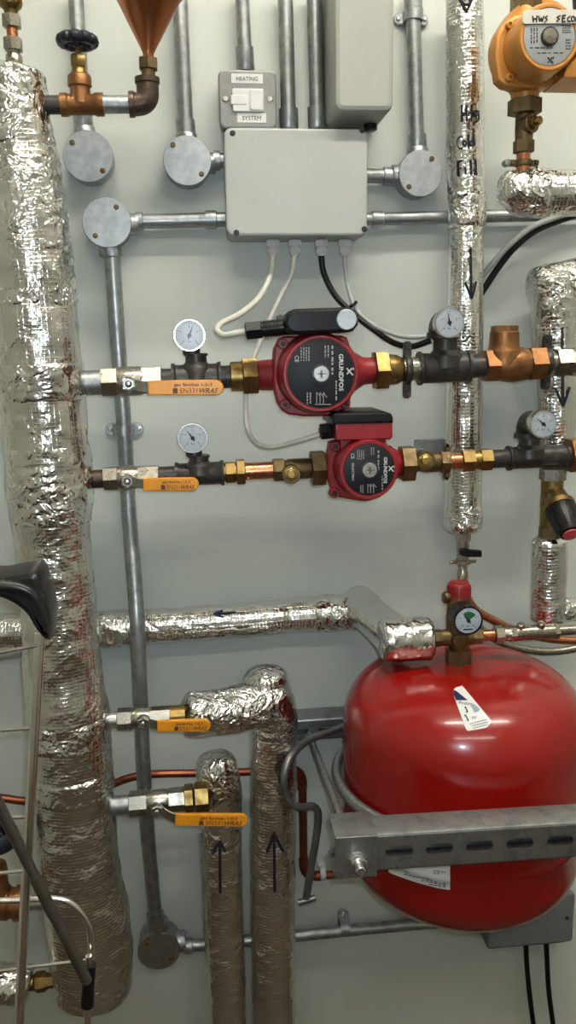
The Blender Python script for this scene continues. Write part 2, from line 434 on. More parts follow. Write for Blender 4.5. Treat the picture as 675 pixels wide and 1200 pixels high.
# ================================================================== the room
RX0, RX1, RY0, RH = -1.25, 1.55, -3.0, 2.65
def slab(name, a, b, m):
    mb = MB(); x0, y0, z0 = a; x1, y1, z1 = b
    mb.add([(x0,y0,z0),(x1,y0,z0),(x1,y1,z0),(x0,y1,z0),(x0,y0,z1),(x1,y0,z1),(x1,y1,z1),(x0,y1,z1)],
           [[3,2,1,0],[4,5,6,7],[0,1,5,4],[1,2,6,5],[2,3,7,6],[3,0,4,7]])
    return struct(name, mb, m)
slab('wall_back', (RX0 - .1, 0, -.1), (RX1 + .1, .1, RH + .1), M['wall'])
slab('wall_left', (RX0 - .1, RY0 - .1, -.1), (RX0, 0, RH + .1), M['room'])
slab('wall_right', (RX1, RY0 - .1, -.1), (RX1 + .1, 0, RH + .1), M['room'])
slab('wall_front', (RX0, RY0 - .1, -.1), (RX1, RY0, RH + .1), M['room'])
slab('floor', (RX0, RY0, -.1), (RX1, 0, 0), M['floor'])
slab('ceiling', (RX0, RY0, RH), (RX1, 0, RH + .1), M['ceil'])
def batten(c, L, label, st):
    t = thing('ceiling_light', label, 'ceiling light', (c[0], c[1], RH), 'ceiling battens')
    mb = MB(); box(mb, (c[0], c[1], RH - .02), (L, .04, .13), .004); part('housing', mb, M['lampwhite'], t)
    mb = MB(); tube(mb, [V3((c[0] - L / 2 + .02, c[1], RH - .07)), V3((c[0] + L / 2 - .02, c[1], RH - .07))], .03, 16)
    part('diffuser', mb, emit('lit diffuser', LAMP_COL, st), t)
LAMP_COL = (1.0, .95, .83)
batten((.45, -.78), 1.5, 'white ceiling batten lamp closest to the pipework wall', LAMP1)
batten((.15, -2.1), 1.5, 'white ceiling batten lamp over the middle of the room', LAMP2)

# ================================================================== foil clad pipes
def crumple(seed, amp, sc=28.0):
    o = V3((seed * 3.1, seed * 1.7, seed * .9))
    def f(p, s):
        q = p * sc + o
        return amp * (noise.noise(q) * .9 + (abs(noise.noise(q * 2.3)) - .25) * 1.1 + noise.noise(q * 5.1) * .3)
    return f
def foil_part(name, ctrl, rads, m, parent, seed=1, amp=.0016, seg=40, step=.004, endround=.006, label=None, cap=True):
    p, r = catmull(ctrl, step, rads)
    return part(name, tube(MB(), p, r, seg, crumple(seed, amp), cap, endround), m, parent, label, angle=180)
def pts(l, d=None):
    """photo coordinates with half widths (px, py, half width, depth) -> control points and radii"""
    c = [P(x, y, dd) for x, y, w, dd in l]; r = [w * S(x, y, dd) for x, y, w, dd in l]
    return c, r
def band(parent, l, seed, amp=.0022, seg=44, m='foil', label=None):
    c, r = pts(l); return foil_part('tape_band', c, r, M[m], parent, seed, amp, seg, .003, .003, label)
# --- the tall header
HD = .15
hp = [(15, 80, 36, HD), (14, 110, 40, HD), (16, 150, 43, HD), (20, 178, 43.5, HD), (22, 186, 46, HD), (28, 240, 49, HD), (36, 310, 49, HD), (40, 350, 48, HD), (48, 440, 49, HD), (54, 510, 47.5, HD),
      (60, 575, 48.5, HD), (60, 606, 45, HD), (62, 630, 42.5, HD), (69, 710, 43, HD), (74, 790, 44.5, HD), (79, 835, 48, HD), (84, 890, 46.5, HD), (89, 960, 45, HD), (95, 1020, 46, HD), (104, 1080, 48, HD), (108, 1130, 47, HD), (109, 1168, 44, HD)]
c, r = pts(hp)
hdr = thing('foil_clad_header', 'tall wide foil wrapped heating header down the left side', 'insulated header', c[-1])
foil_part('jacket', c, r, M['foiltall'], hdr, 3, .0021, 72, .004, .022)
def hpos(y, dr):
    for a, b in zip(hp, hp[1:]):
        if a[1] <= y <= b[1]:
            t = (y - a[1]) / (b[1] - a[1]); return (a[0] + (b[0] - a[0]) * t, y, a[2] + (b[2] - a[2]) * t + dr, HD)
for i, (y0, y1, dr) in enumerate(((82, 176, 1.0), (188, 300, .6), (338, 362, 1.0), (425, 470, 1.4), (520, 612, 1.2), (835, 868, 1.0), (898, 928, 1.0))):
    ys = [y0 + (y1 - y0) * k / 6 for k in range(7)]
    band(hdr, [hpos(y, dr) for y in ys], 20 + i, .0026, 72)
# --- vertical cold fill pipe
FD = .05
fp = [(544, -12, 22, FD), (545, 100, 22.5, FD), (545, 190, 22.5, FD), (547, 240, 21, FD), (547, 262, 20, FD), (546, 300, 20.5, FD), (544.5, 420, 21, FD), (543, 540, 21.5, FD), (542.5, 622, 21.5, FD)]
c, r = pts(fp)
cfp = thing('foil_clad_pipe', 'upright foil clad pipe handwritten Htg Cold Fill', 'insulated pipe', c[-1], 'foil clad pipes')
foil_part('jacket', c, r, M['foilnet'], cfp, 5, .0010, 48, .004, .004)
band(cfp, [(546, 225, 22.5, FD), (547, 245, 22, FD), (547, 268, 21.3, FD)], 41)
band(cfp, [(542.8, 588, 22.2, FD), (542.5, 605, 22.4, FD), (542.5, 620, 22.2, FD)], 42, .0016)
mpf = on_cyl(P(545, 0, FD), P(545, 240, FD), 24.0 * S(545, 120, FD)); mpf2 = on_cyl(P(547, 262, FD), P(542.5, 622, FD), 22.3 * S(545, 400, FD))
mb = MB()
def q5(l): return [(500 + x / 5, 90 + y / 5) for x, y in l]
for l in ([(205,162),(206,265)], [(231,168),(236,262)], [(206,216),(234,212)], [(262,162),(263,262)], [(242,214),(278,206)], arc(289,214,11,16,0,360), [(302,198),(306,250),(292,266)],
          arc(200,385,22,34,-60,-300), arc(222,388,10,13,0,360), [(243,340),(246,408)], arc(263,388,10,14,0,360), [(275,345),(280,405)],
          [(180,492),(182,582)], [(180,498),(212,490)], [(181,540),(204,534)], [(226,530),(228,572)], [(226,508),(227,512)], [(258,488),(262,572)], [(287,484),(291,572),(297,568)]):
    stroke(mb, q5(l), .00125, mpf)
part('handwriting', mb, M['marker'], cfp, 'black marker handwriting Htg Cold Fill')
def arrow(parent, shaft, head, mp, r=.0016):
    mb = MB(); stroke(mb, shaft, r, mp); stroke(mb, head, r, mp); return part('arrow_mark', mb, M['marker'], parent, 'hand drawn black arrow')
arrow(cfp, [(551.5,290),(552.5,346)], [(545,331),(553,350),(558,330)], mpf2, .0015)
mb = MB(); stroke(mb, [(536,-4),(547,13),(556,-6)], .0013, mpf); stroke(mb, arc(547,1,5,4,0,360), .0011, mpf); part('arrow_mark', mb, M['marker'], cfp, 'hand drawn black arrow')
# --- right hand pipe that turns right at its top
RD = .06
c, r = pts([(650, 318, 26, RD), (650, 340, 28, RD), (651, 390, 26.5, RD), (652, 470, 25, RD), (652, 550, 24, RD)])
rp = thing('foil_clad_pipe', 'foil clad pipe at the right edge turning right at its top', 'insulated pipe', c[-1], 'foil clad pipes')
foil_part('jacket', c, r, M['foilnet'], rp, 8, .0016, 48)
c, r = pts([(623, 340, 24, RD), (640, 337, 27, RD), (675, 331, 27.5, RD), (730, 322, 27.5, RD)])
foil_part('elbow_jacket', c, r, M['foil'], rp, 44, .0026, 48, .004, .004)
band(rp, [(650, 338, 28.5, RD), (650.5, 356, 28.4, RD), (651, 376, 27.5, RD)], 45, .0026)
mpr = on_cyl(P(651, 390, RD), P(652, 550, RD), 27.2 * S(652, 450, RD))
arrow(rp, [(659,384),(660,472)], [(651,456),(660,476),(668,454)], mpr)
# short section under the mixing valve
PD = .14
c, r = pts([(644, 629, 20.5, PD), (644, 660, 20.5, PD), (643, 700, 20.5, PD), (642, 728, 21, PD)])
sp = thing('foil_clad_pipe', 'short upright foil sleeve under the black and red knob valve', 'insulated pipe', c[-1], 'foil clad pipes')
foil_part('jacket', c, r, M['foilnet'], sp, 9, .0013, 44)
c, r = pts([(650, 716, 14, PD), (675, 714, 14, PD), (720, 712, 14, PD)])
foil_part('side_branch', c, r, M['foil'], sp, 10, .0018, 36)
# --- foil elbow below the bronze pump
c, r = pts([(613, 205, 19, .17), (607, 222, 26, .17), (626, 226, 27, .17), (660, 226, 26.5, .17), (720, 225, 26.5, .17)])
ep = thing('foil_clad_pipe', 'foil clad elbow running right under the orange pump', 'insulated pipe', c[0], 'foil clad pipes')
foil_part('jacket', c, r, M['foilnet'], ep, 11, .0019, 48)
band(ep, [(606, 218, 25.5, .17), (616, 226, 28, .17), (638, 227, 28, .17)], 46, .003)
# --- long horizontal pipe across the middle
c, r = pts([(-70, 742, 21, .035), (0, 740, 21, .035), (60, 739, 21, .035), (115, 737, 20.5, .035), (250, 729, 20, .035), (380, 718, 20, .035), (428, 715, 20, .035), (440, 714, 19.5, .035)])
lp = thing('foil_clad_pipe', 'long level foil clad pipe running behind the header to the red vessel', 'insulated pipe', c[6], 'foil clad pipes')
foil_part('jacket', c, r, M['foilnet'], lp, 12, .0013, 44, .004, .004)
band(lp, [(118, 737, 21.5, .035), (140, 735.6, 21.5, .035), (165, 734, 21.2, .035)], 48)
mb = MB(); mpl = on_cyl(P(250, 729, .035), P(380, 718, .035), 21.2 * S(315, 723, .035)); stroke(mb, [(251, 719), (276, 717)], .0011, mpl); stroke(mb, [(261, 715), (250, 719), (262, 723)], .0011, mpl); part('arrow_mark', mb, M['navy'], lp, 'small hand drawn blue arrow')
band(lp, [(366, 719, 21.3, .035), (395, 717, 21.6, .036), (418, 715.5, 22, .039)], 49, .0022)
c, r = pts([(420, 704, 20, .022), (424, 711, 22, .045), (447, 732, 23, .12), (470, 753, 25, .2)])
foil_part('elbow_jacket', c, r, M['foilsmooth'], lp, 51, .0011, 44, .004, .006)
c, r = pts([(446, 750, 24, .2), (460, 749.5, 25.5, .2), (480, 749, 25.5, .2), (505, 748, 25.5, .2)])
foil_part('end_jacket', c, r, M['foilsmooth'], lp, 50, .0014, 48, .003, .003)
# --- the two risers with up arrows
AD = .11
c, r = pts([(213, 837, 24, .138), (222, 837, 26.5, .136), (260, 834, 27, .134), (300, 826, 27, .126), (316, 824, 28, .12), (320, 845, 27.5, AD), (320, 880, 27, AD), (320, 960, 26.5, AD), (320, 1060, 26, AD), (321, 1200, 25.5, AD), (321, 1290, 25.5, AD)])
r1 = thing('foil_clad_pipe', 'upright foil pipe with up arrow joined by an elbow to the upper lever valve', 'insulated pipe', P(321, 1290, AD), 'foil clad pipes')
p_, r_ = catmull(c, .004, r)
foil_part('jacket', c[5:], r[5:], M['foiltall'], r1, 13, .0014, 48)
foil_part('elbow_jacket', c[:5], r[:5], M['foil'], r1, 14, .0022, 48, .004, .012)
ca, ra = pts([(322, 862, 28.0, AD), (320, 838, 28.5, AD + .004), (316, 822, 29, AD + .006), (312, 804, 27.5, AD), (310, 783, 26, AD)])
foil_part('elbow_jacket', ca, ra, M['foil'], r1, 15, .0024, 48, .004, .016)
arrow(r1, [(322,1045),(321,979)], [(313,998),(321,977),(331.5,997)], on_cyl(P(320, 880, AD), P(321, 1200, AD), 26.9 * S(320, 1010, AD)), .0023)
c, r = pts([(246, 917, 19, HD), (254, 905, 25, .14), (257, 925, 25.5, .12), (258, 980, 24.5, AD), (261, 1060, 23.5, AD), (265, 1150, 22.5, AD), (268, 1290, 22, AD)])
r2 = thing('foil_clad_pipe', 'upright foil pipe with up arrow rising to the lowest lever valve', 'insulated pipe', c[-1], 'foil clad pipes')
foil_part('jacket', c[3:], r[3:], M['foiltall'], r2, 16, .0014, 48)
ca, ra = pts([(258, 990, 25, AD), (258, 950, 25.4, .115), (257, 925, 26, .12), (254.5, 905, 24.5, .125), (252, 882, 20.5, .125)])
foil_part('elbow_jacket', ca, ra, M['foil'], r2, 17, .0022, 48, .004, .016)
arrow(r2, [(258,1046),(257.5,987)], [(249,1000),(257.5,984),(264,998)], on_cyl(P(258, 980, AD), P(265, 1150, AD), 25.6 * S(260, 1020, AD)), .0023)
# --- foil stub low down on the left, behind the rack
c, r = pts([(-60, 1150, 23, HD), (0, 1152, 23, HD), (36, 1155, 23, HD)])
ls = thing('foil_clad_pipe', 'short foil clad stub at the lower left corner behind the chrome rack', 'insulated pipe', c[-1], 'foil clad pipes')
foil_part('jacket', c, r, M['foil'], ls, 18, .0018, 40)
mb = MB(); l = Ln((36, 1152), HD, (66, 1148), HD); l.rev(mb, [(34, 9), (40, 9)], 20); l.rev(mb, [(40, 9), (43, 12), (52, 12), (56, 9), (66, 9)], 6)
part('connector', mb, M['brass'], ls, 'brass connector')

# ================================================================== conduit
def conduit(label, path, d_list, r=9.3, cps=(), m='galvdark', smooth=True, group='galvanised conduits', couple='galv'):
    """path in photo coordinates, cps = [(v0, v1)] pipe couplings as fractions of points (p0, p1)"""
    q = [P(x, y, d) for (x, y), d in zip(path, d_list)]
    s = S(path[0][0], path[0][1], d_list[0])
    t = thing('conduit', label, 'conduit', q[-1], group)
    part('tube', tube(MB(), catmull(q, .01) if len(q) > 2 else q, r * s, 20), M[m], t)
    for (a, b, da) in cps:
        A, B = P(*a, da), P(*b, da); ax = B - A
        part('coupling', lathe(MB(), A, ax, [(0, r * s * 1.1), (0, r * s * 1.27), (ax.length * .93, r * s * 1.27), (ax.length, r * s * 1.15)], 20), M[couple], t)
    return t
def cbox(label, x, y, R, d, spouts, screws, m='galvlid', back='galv'):
    """round conduit box, back to the wall, lid at depth d"""
    c = P(x, y, d); s = S(x, y, d)
    t = thing('conduit_box', label, 'conduit box', V3((c.x, 0, c.z - R * s)), 'round conduit boxes')
    c0 = V3((c.x, 0, c.z))
    mb = MB(); lathe(mb, c0, NF, [(.001, R * s * .93), (.001, R * s * .97), (d - .004, R * s * .97), (d - .004, R * s * .9)], 40, ref=EZ)
    for ang, L in spouts:
        a = V3((math.cos(ang), 0, math.sin(ang))); o = V3((c.x, -SPD, c.z)) + a * R * s * .75
        lathe(mb, o, a, [(0, 12.3 * s), (L * s - .001, 12.3 * s), (L * s, 11.6 * s), (L * s, 9 * s)], 20)
    part('body', mb, M[back], t)
    part('lid', lathe(MB(), c0, NF, [(d - .0035, R * s * .97), (d - .0035, R * s), (d - .0008, R * s), (d, R * s * .98), (d, 0)], 48, ref=EZ), M[m], t)
    for dx, dy in screws:
        mb = MB(); o = V3((c.x + dx * s, 0, c.z - dy * s))
        lathe(mb, o, NF, [(d - .001, 3.1 * s), (d + .0008, 3.1 * s), (d + .0016, 2.2 * s), (d + .0016, 0)], 14, ref=EZ)
        box(mb, o + NF * (d + .0017), (4.2 * s, .7 * s, .0004), .0001, U=V3((.8, 0, .6)), Vv=V3((-.6, 0, .8)))
        part('screw', mb, M['brassdull'], t, 'dull brass screw')
    return t
SPD = .018
up, dn, lf, rt = PI / 2, -PI / 2, PI, 0.0
conduit('upright conduit passing behind the black handwheel of the bronze valve', [(88, -14), (98, 150)], [.018] * 2, 9, [((97, 132), (98.5, 156), .018)])
cbox('round conduit box directly below the bronze valve with the handwheel', 103, 183, 29, .036, [(up + .12, 14)], [(-17, -15), (16, 16)])
conduit('upright conduit between the copper cone and the HEATING SYSTEM switch', [(210, -14), (218, 152)], [.018] * 2, 9, [((217, 141), (218.5, 160), .018)])
cbox('round conduit box just left of the pale grey junction enclosure', 219.5, 188, 28, .036, [(up, 12), (rt, 12)], [(-16, -17), (16, 15)])
conduit('stub of conduit joining the round box to the left of the enclosure', [(245, 188), (268, 188)], [.018] * 2, 8.6, [((250, 188), (258, 188), .018)])
cbox('round conduit box at the top corner above the long descending conduit', 125, 260.5, 28.5, .036, [(rt, 15), (dn, 16)], [(12, -17), (-14, 15)])
conduit('level conduit from the corner box to the left of the enclosure', [(158, 259.5), (270, 257)], [.018] * 2, 8.3, [((160, 259.5), (168, 259.3), .018), ((241, 257.5), (254, 257.2), .018)])
conduit('long descending conduit beside the foil header bowing over the level foil pipe', [(131, 292), (138, 400), (146, 510), (151, 600), (157.5, 680), (161, 737), (166, 850), (171, 950), (177, 1020), (184, 1090)],
        [.018, .018, .018, .02, .055, .072, .072, .068, .05, .022], 9.3, [((130, 288), (132, 302), .018), ((182, 1070), (184.5, 1094), .024)])
cbox('round conduit box at the foot of the long descending conduit', 186, 1115, 24.5, .036, [(up, 13), (rt, 13)], [(-13, -12), (14, 10)], m='brownlid')
conduit('level conduit low on the wall passing behind the two risers to the dark grey box', [(214, 1109), (300, 1101.5), (400, 1091), (500, 1082), (592, 1076)], [.018] * 5, 6.8, [((216, 1109), (226, 1108), .018)])
conduit('upright conduit into the top of the HEATING SYSTEM switch', [(283, -14), (288, 84)], [.018] * 2, 8.3, [((286.5, 56), (288.3, 84), .018)])
conduit('left of the two thick conduits entering the enclosure top', [(334, -14), (338.5, 152)], [.02] * 2, 9, [((338, 128), (338.7, 152), .02)])
conduit('right of the two thick conduits entering the enclosure top, beside the tall box', [(368, -14), (372, 152)], [.02] * 2, 9, [((371.3, 126), (372, 152), .02)])
conduit('upright conduit between the tall box and the cold fill pipe', [(483, -14), (489, 172)], [.018] * 2, 8.6, [((484, -2), (484.6, 12), .018), ((488.6, 158), (489.6, 178), .018)])
cbox('round conduit box just left of the cold fill pipe', 493, 203, 26, .036, [(up, 12), (lf, 12)], [(13, -16), (-14, 15)])
conduit('stub of conduit joining the right of the enclosure to the round box', [(428, 206), (472, 207)], [.018] * 2, 8.2, [((449, 206.5), (464, 207), .018)])
conduit('level conduit from the enclosure passing behind the cold fill pipe to the right', [(428, 257), (700, 250)], [.018] * 2, 7.3, [((436, 257), (449, 256.6), .018)])
def saddle(label, x, y, d, vertical, span=22, w=15, r=10):
    """two hole strap over a conduit"""
    c = P(x, y, d); s = S(x, y, d); c0 = V3((c.x, 0, c.z))
    A, B = (EX, EZ) if vertical else (EZ, EX)
    t = thing('pipe_saddle', label, 'pipe saddle', c0 - EZ * (span * s if not vertical else w * s / 2), 'conduit saddles')
    ol = [(a * 1.0, b) for a, b in rrect(2 * span * s, w * s, w * s * .48, 6)]
    part('base_plate', prism(MB(), ol, c0, A, B, NF, [(0, .0005), (0, .004), (.0008, .005)]), M['galv'], t)
    mb = MB(); R = r * s + .0012; n = 20; vs = []; fs = []
    pr = [(-R - .004, .0055), (-R, .0065)] + [(-math.cos(PI * i / n) * R, d + math.sin(PI * i / n) * R) for i in range(n + 1)] + [(R, .0065), (R + .004, .0055)]
    hw = w * s * .42
    for u, h in pr: vs += [c0 + A * u + B * hw + NF * h, c0 + A * u - B * hw + NF * h, c0 + A * u * .9 + B * hw + NF * (h - .0012), c0 + A * u * .9 - B * hw + NF * (h - .0012)]
    for i in range(len(pr) - 1):
        a = i * 4; b = a + 4
        fs += [[a, a + 1, b + 1, b], [a + 2, b + 2, b + 3, a + 3], [a, b, b + 2, a + 2], [a + 1, a + 3, b + 3, b + 1]]
    fs += [[0, 2, 3, 1], [len(vs) - 4, len(vs) - 3, len(vs) - 1, len(vs) - 2]]
    mb.add(vs, fs); part('strap', mb, M['galv'], t)
    for sg in (-1, 1):
        part('screw', lathe(MB(), c0 + A * sg * (span - 5) * s, NF, [(.004, 2.6 * s), (.0062, 2.6 * s), (.0072, 1.5 * s), (.0072, 0)], 12), M['chrome'], t)
saddle('zinc saddle clip on the descending conduit between the two gauges on the left', 145, 504, .018, True)
saddle('zinc saddle clip on the conduit right of the tall box', 485, 18, .018, True, 21, 14)
saddle('zinc saddle clip on the low level conduit right of the risers', 404, 1088, .018, False, 17, 13, 8)

# ================================================================== enclosures
# pale grey junction enclosure
t = thing('junction_enclosure', 'large blank pale grey enclosure with four corner screws', 'junction box', P(348, 286, .0) , None)
part('body', pbox(MB(), 266.5, 152.5, 430.5, 277.5, .062, .001, .003, .009), M['grey'], t)
lid = part('lid', pbox(MB(), 264.5, 150, 431.5, 276, .085, .0635, .003, .010), M['grey'], t)
for x, y in ((272.5, 156), (424.5, 152.5), (277, 272.5), (427, 268.5)):
    part('screw', pcyl(MB(), x, y, [(.083, 3.4), (.0853, 3.4), (.0855, 2.8), (.0855, 0)], 20, .0855), M['ink'], t, 'flat dark disc for a recessed corner screw hole')  # flat dark discs: shade of the recessed screw holes put into colour
# HEATING SYSTEM spur
t = thing('fused_spur', 'grey metal fused switch labelled HEATING SYSTEM', 'electrical switch', P(290, 150, 0))
part('back_box', pbox(MB(), 258, 84, 322.5, 147, .040, .001, .002, .006), M['greymetal'], t)
fpz = part('front_plate', pbox(MB(), 256.5, 81.5, 324.5, 150.5, .049, .0405, .003, .008), M['greymetal'], t)
part('switch_insert', pbox(MB(), 272.5, 103.5, 309, 130.5, .0525, .0485, .0008, .002), M['white'], t, 'white switch insert')
part('rocker', pbox(MB(), 293, 105, 308, 128.5, .0545, .052, .001, .002), M['white'], t, 'white rocker')
part('fuse_carrier', pbox(MB(), 270.6, 111, 289, 122.5, .0532, .0485, .0008, .0015), M['white'], t, 'white fuse carrier')
for x, y, w in ((289.5, 92, 37), (295, 138, 34)):
    lb = part('label_strip', pbox(MB(), x - w / 2, y - 5.6, x + w / 2, y + 5.6, .0496, .0488, .0002, .0006), M['label'], t, 'white label')
    s = S(x, y, .05)
    part('lettering', text(MB(), 'HEATING' if y < 100 else 'SYSTEM', P(x, y + .6, .0498), EX, EZ, NF, 6.4 * s, wide=(25 if y < 100 else 22) * s), M['ink'], lb)
for x in (264.5, 316.5):
    part('screw', pcyl(MB(), x, 115.5, [(.0485, 3.6), (.050, 3.6), (.051, 2.6), (.051, 0)], 16, .051), M['chrome'], t, 'bright plate screw')
# tall grey box
t = thing('equipment_box', 'tall cream grey steel box hanging right of the conduits', 'enclosure', P(420, 158, 0))
part('body', pbox(MB(), 392.5, -60, 462, 130, .108, .001, .006, .010), M['tallbox'], t)
part('gland', lathe(MB(), P(434, 151, .045) + EZ * .01, -EZ, [(0, .009), (.011, .009), (.0125, .007)], 16), M['black'], t, 'black stub added for the dark bottom back edge')  # added black stub, drawn for the dark bottom back edge of the box
# dark box low on the right
t = thing('junction_box', 'dark grey junction box under the red vessel with two black cables', 'junction box', P(620, 1114, 0))
part('body', pbox(MB(), 572, 1058, 666, 1109, .042, .001, .003, .006), M['greyb'], t)
part('lid', pbox(MB(), 573, 1051, 673, 1108, .055, .043, .003, .006), M['greyb'], t)
part('screw', pcyl(MB(), 664.5, 1076, [(.054, 2.4), (.0555, 2.4), (.0555, 0)], 12, .0555), M['ink'], t, 'black lid screw')
# ================================================================== cables
GL = [(320, 287, 296), (345.5, 287, 296), (376.5, 287, 297), (404, 286, 295)]
gn = ('left end', 'second from the left', 'holding the black cable', 'right end')
for i, (x, y0, y1) in enumerate(GL):
    l = Ln((x - .3, 282), .045, (x + .3, 302), .045)
    t = thing('cable_gland', 'pale cable gland under the enclosure, ' + gn[i] + ('' if i == 2 else ' of the row'), 'cable gland', l.at(300), 'cable glands under the enclosure')
    mb = MB(); l.nut(mb, 281, 289.5, 8.6); l.rev(mb, [(289, 6.0), (291, 6.0)], 20); part('body', mb, M['white'], t)
    mb = MB(); l.nut(mb, 290.5, 297.5, 7.2); l.rev(mb, [(297, 6), (300, 4.5)], 20); part('dome_nut', mb, M['white'], t)
def cable(label, l, r, m, group=None, name='cable', cat='cable'):
    q = catmull([P(x, y, d) for x, y, d in l], .005)
    return single(name, tube(MB(), q, r, 12), M[m], label, cat, group)
cable('white cable from the enclosure looping to the upper red pump plug', [(320, 298, .045), (318, 318, .05), (306, 345, .07), (281, 368, .11), (258, 380, .14), (255, 388, .16), (262, 393, .17), (276, 390.5, .175), (290, 388, .176)], .0037, 'cable', 'white pump cables')
cable('white cable passing behind the upper red pump to the lower red pump plug', [(345, 298, .045), (342, 320, .045), (330, 345, .045), (318, 370, .045), (303, 405, .05), (290, 445, .055), (288, 480, .06), (291, 505, .08), (303, 521, .11), (320, 524, .13), (345, 518, .155), (378, 508, .172)], .0033, 'cable', 'white pump cables')
cable('black cable from the enclosure curving to the gauge tee', [(376.5, 298, .045), (379, 318, .045), (392, 345, .05), (412, 366, .06), (440, 388, .08), (462, 402, .1), (482, 406, .118), (505, 399, .13)], .0040, 'black', 'black cables')
cable('white cable hanging from the right gland joining the black cable', [(404, 297, .045), (405, 318, .045), (408, 336, .048), (414, 356, .054), (428, 374, .066), (452, 388, .094), (478, 395, .12), (502, 394, .132)], .0030, 'greycable')
t = single('cable_tie', ring(MB(), P(413.5, 357, .056), V3((.6, 0, -.75)), .0062, .0011, 24, 6, 2.0), M['black'], 'black cable tie bundling the black and white cables above the upper pump', 'cable tie')
cable('black cable looping down from the right edge behind the cold fill pipe', [(700, 245, .02), (656, 258, .022), (628, 270, .024), (603, 290, .024), (585, 312, .022), (569, 336, .02), (556, 356, .018)], .0047, 'black', 'black cables')
cable('pale grey cable running beside the black loop at the right edge', [(700, 240, .03), (652, 254.5, .032), (622, 267, .034), (596, 288, .034), (578, 308, .03), (563, 326, .024), (550, 340, .016)], .0040, 'greycable')
cable('left of two black cables dropping from the dark grey box', [(616, 1100, .035), (617, 1125, .035), (620, 1160, .035), (625, 1200, .035), (632, 1260, .035)], .0042, 'black', 'cables under the dark grey box')
cable('right of two black cables dropping from the dark grey box', [(640, 1100, .035), (641, 1125, .035), (643, 1160, .035), (648, 1200, .035), (655, 1260, .035)], .0042, 'black', 'cables under the dark grey box')
cable('black cable stub at the upper right corner above the orange pump', [(674, -30, .06), (675, 0, .06), (677, 14, .07), (690, 22, .09)], .0045, 'black')

# ================================================================== gauges
def gauge(label, x, y, R, d, ang, post=None, tee=False, red=False, depth=.022):
    c = P(x, y, d); s = S(x, y, d); c0 = V3((c.x, 0, c.z)); r = R * s
    t = thing('pressure_gauge', label, 'gauge', V3((c.x, -d + .01, c.z - r)), 'round dial gauges')
    part('case', lathe(MB(), c0, NF, [(d - depth, r * .86), (d - .007, r * .92), (d - .006, r), (d - .0005, r), (d + .001, r * .97), (d + .001, r * .90), (d - .0015, r * .88), (d - .0015, 0)], 48, ref=EZ), M['black' if red else 'chrome'], t)
    f = part('dial', lathe(MB(), c0, NF, [(d - .0018, r * .89), (d - .001, r * .89), (d - .001, 0)], 48, ref=EZ), M['dial'], t, 'pale dial')
    mb = MB(); h = d - .0008
    for k in range(21):
        a = math.radians(225 - 270 * k / 20); q = V3((math.cos(a), 0, math.sin(a))); L = .10 if k % 5 else .17
        box(mb, c0 + q * r * (.80 - L / 2) + NF * h, (L * r, .014 * r if k % 5 else .025 * r, .0003), .00005, U=q, Vv=V3((-q.z, 0, q.x)))
    for k in range(5):
        a = math.radians(225 - 270 * k / 4); text(mb, str(k), c0 + V3((math.cos(a), 0, math.sin(a))) * r * .52 + NF * h, EX, EZ, NF, r * .2)
    text(mb, 'bar', c0 - EZ * r * .38 + NF * h, EX, EZ, NF, r * .15)
    part('dial_marks', mb, M['ink'], f)
    if red:
        mb = MB(); ol = [(0, 0)] + [(.62 * r * math.cos(math.radians(a)), .62 * r * math.sin(math.radians(a))) for a in range(35, 126, 10)]
        prism(mb, ol, c0 + NF * h, EX, EZ, NF, [(0, 0), (0, .0003)]); part('green_sector', mb, M['green'], f)
        mb = MB(); box(mb, c0 - EZ * r * .62 + NF * h, (r * .62, r * .09, .0004), .0001); part('printed_strip', mb, M['ink'], f)
    a = math.radians(ang); q = V3((math.cos(a), 0, math.sin(a))); w = V3((-q.z, 0, q.x))
    mb = MB(); prism(mb, [(-.22 * r, -.05 * r), (-.22 * r, .05 * r), (.1 * r, .055 * r), (.74 * r, 0), (.1 * r, -.055 * r)], c0 + NF * (h + .0006), q, w, NF, [(0, 0), (0, .0005)])
    lathe(mb, c0, NF, [(h, .13 * r), (h + .0015, .13 * r), (h + .0018, .09 * r), (h + .0018, 0)], 18)
    part('needle', mb, M['ink'], t, 'black needle')
    part('glass', lathe(MB(), c0, NF, [(d + .0006, r * .93), (d + .0014, r * .9), (d + .0017, r * .6), (d + .0018, 0)], 40, ref=EZ, cap=False), M['glassdull' if 'glaring' in label else 'glass'], t, 'clear front glass')
    return t
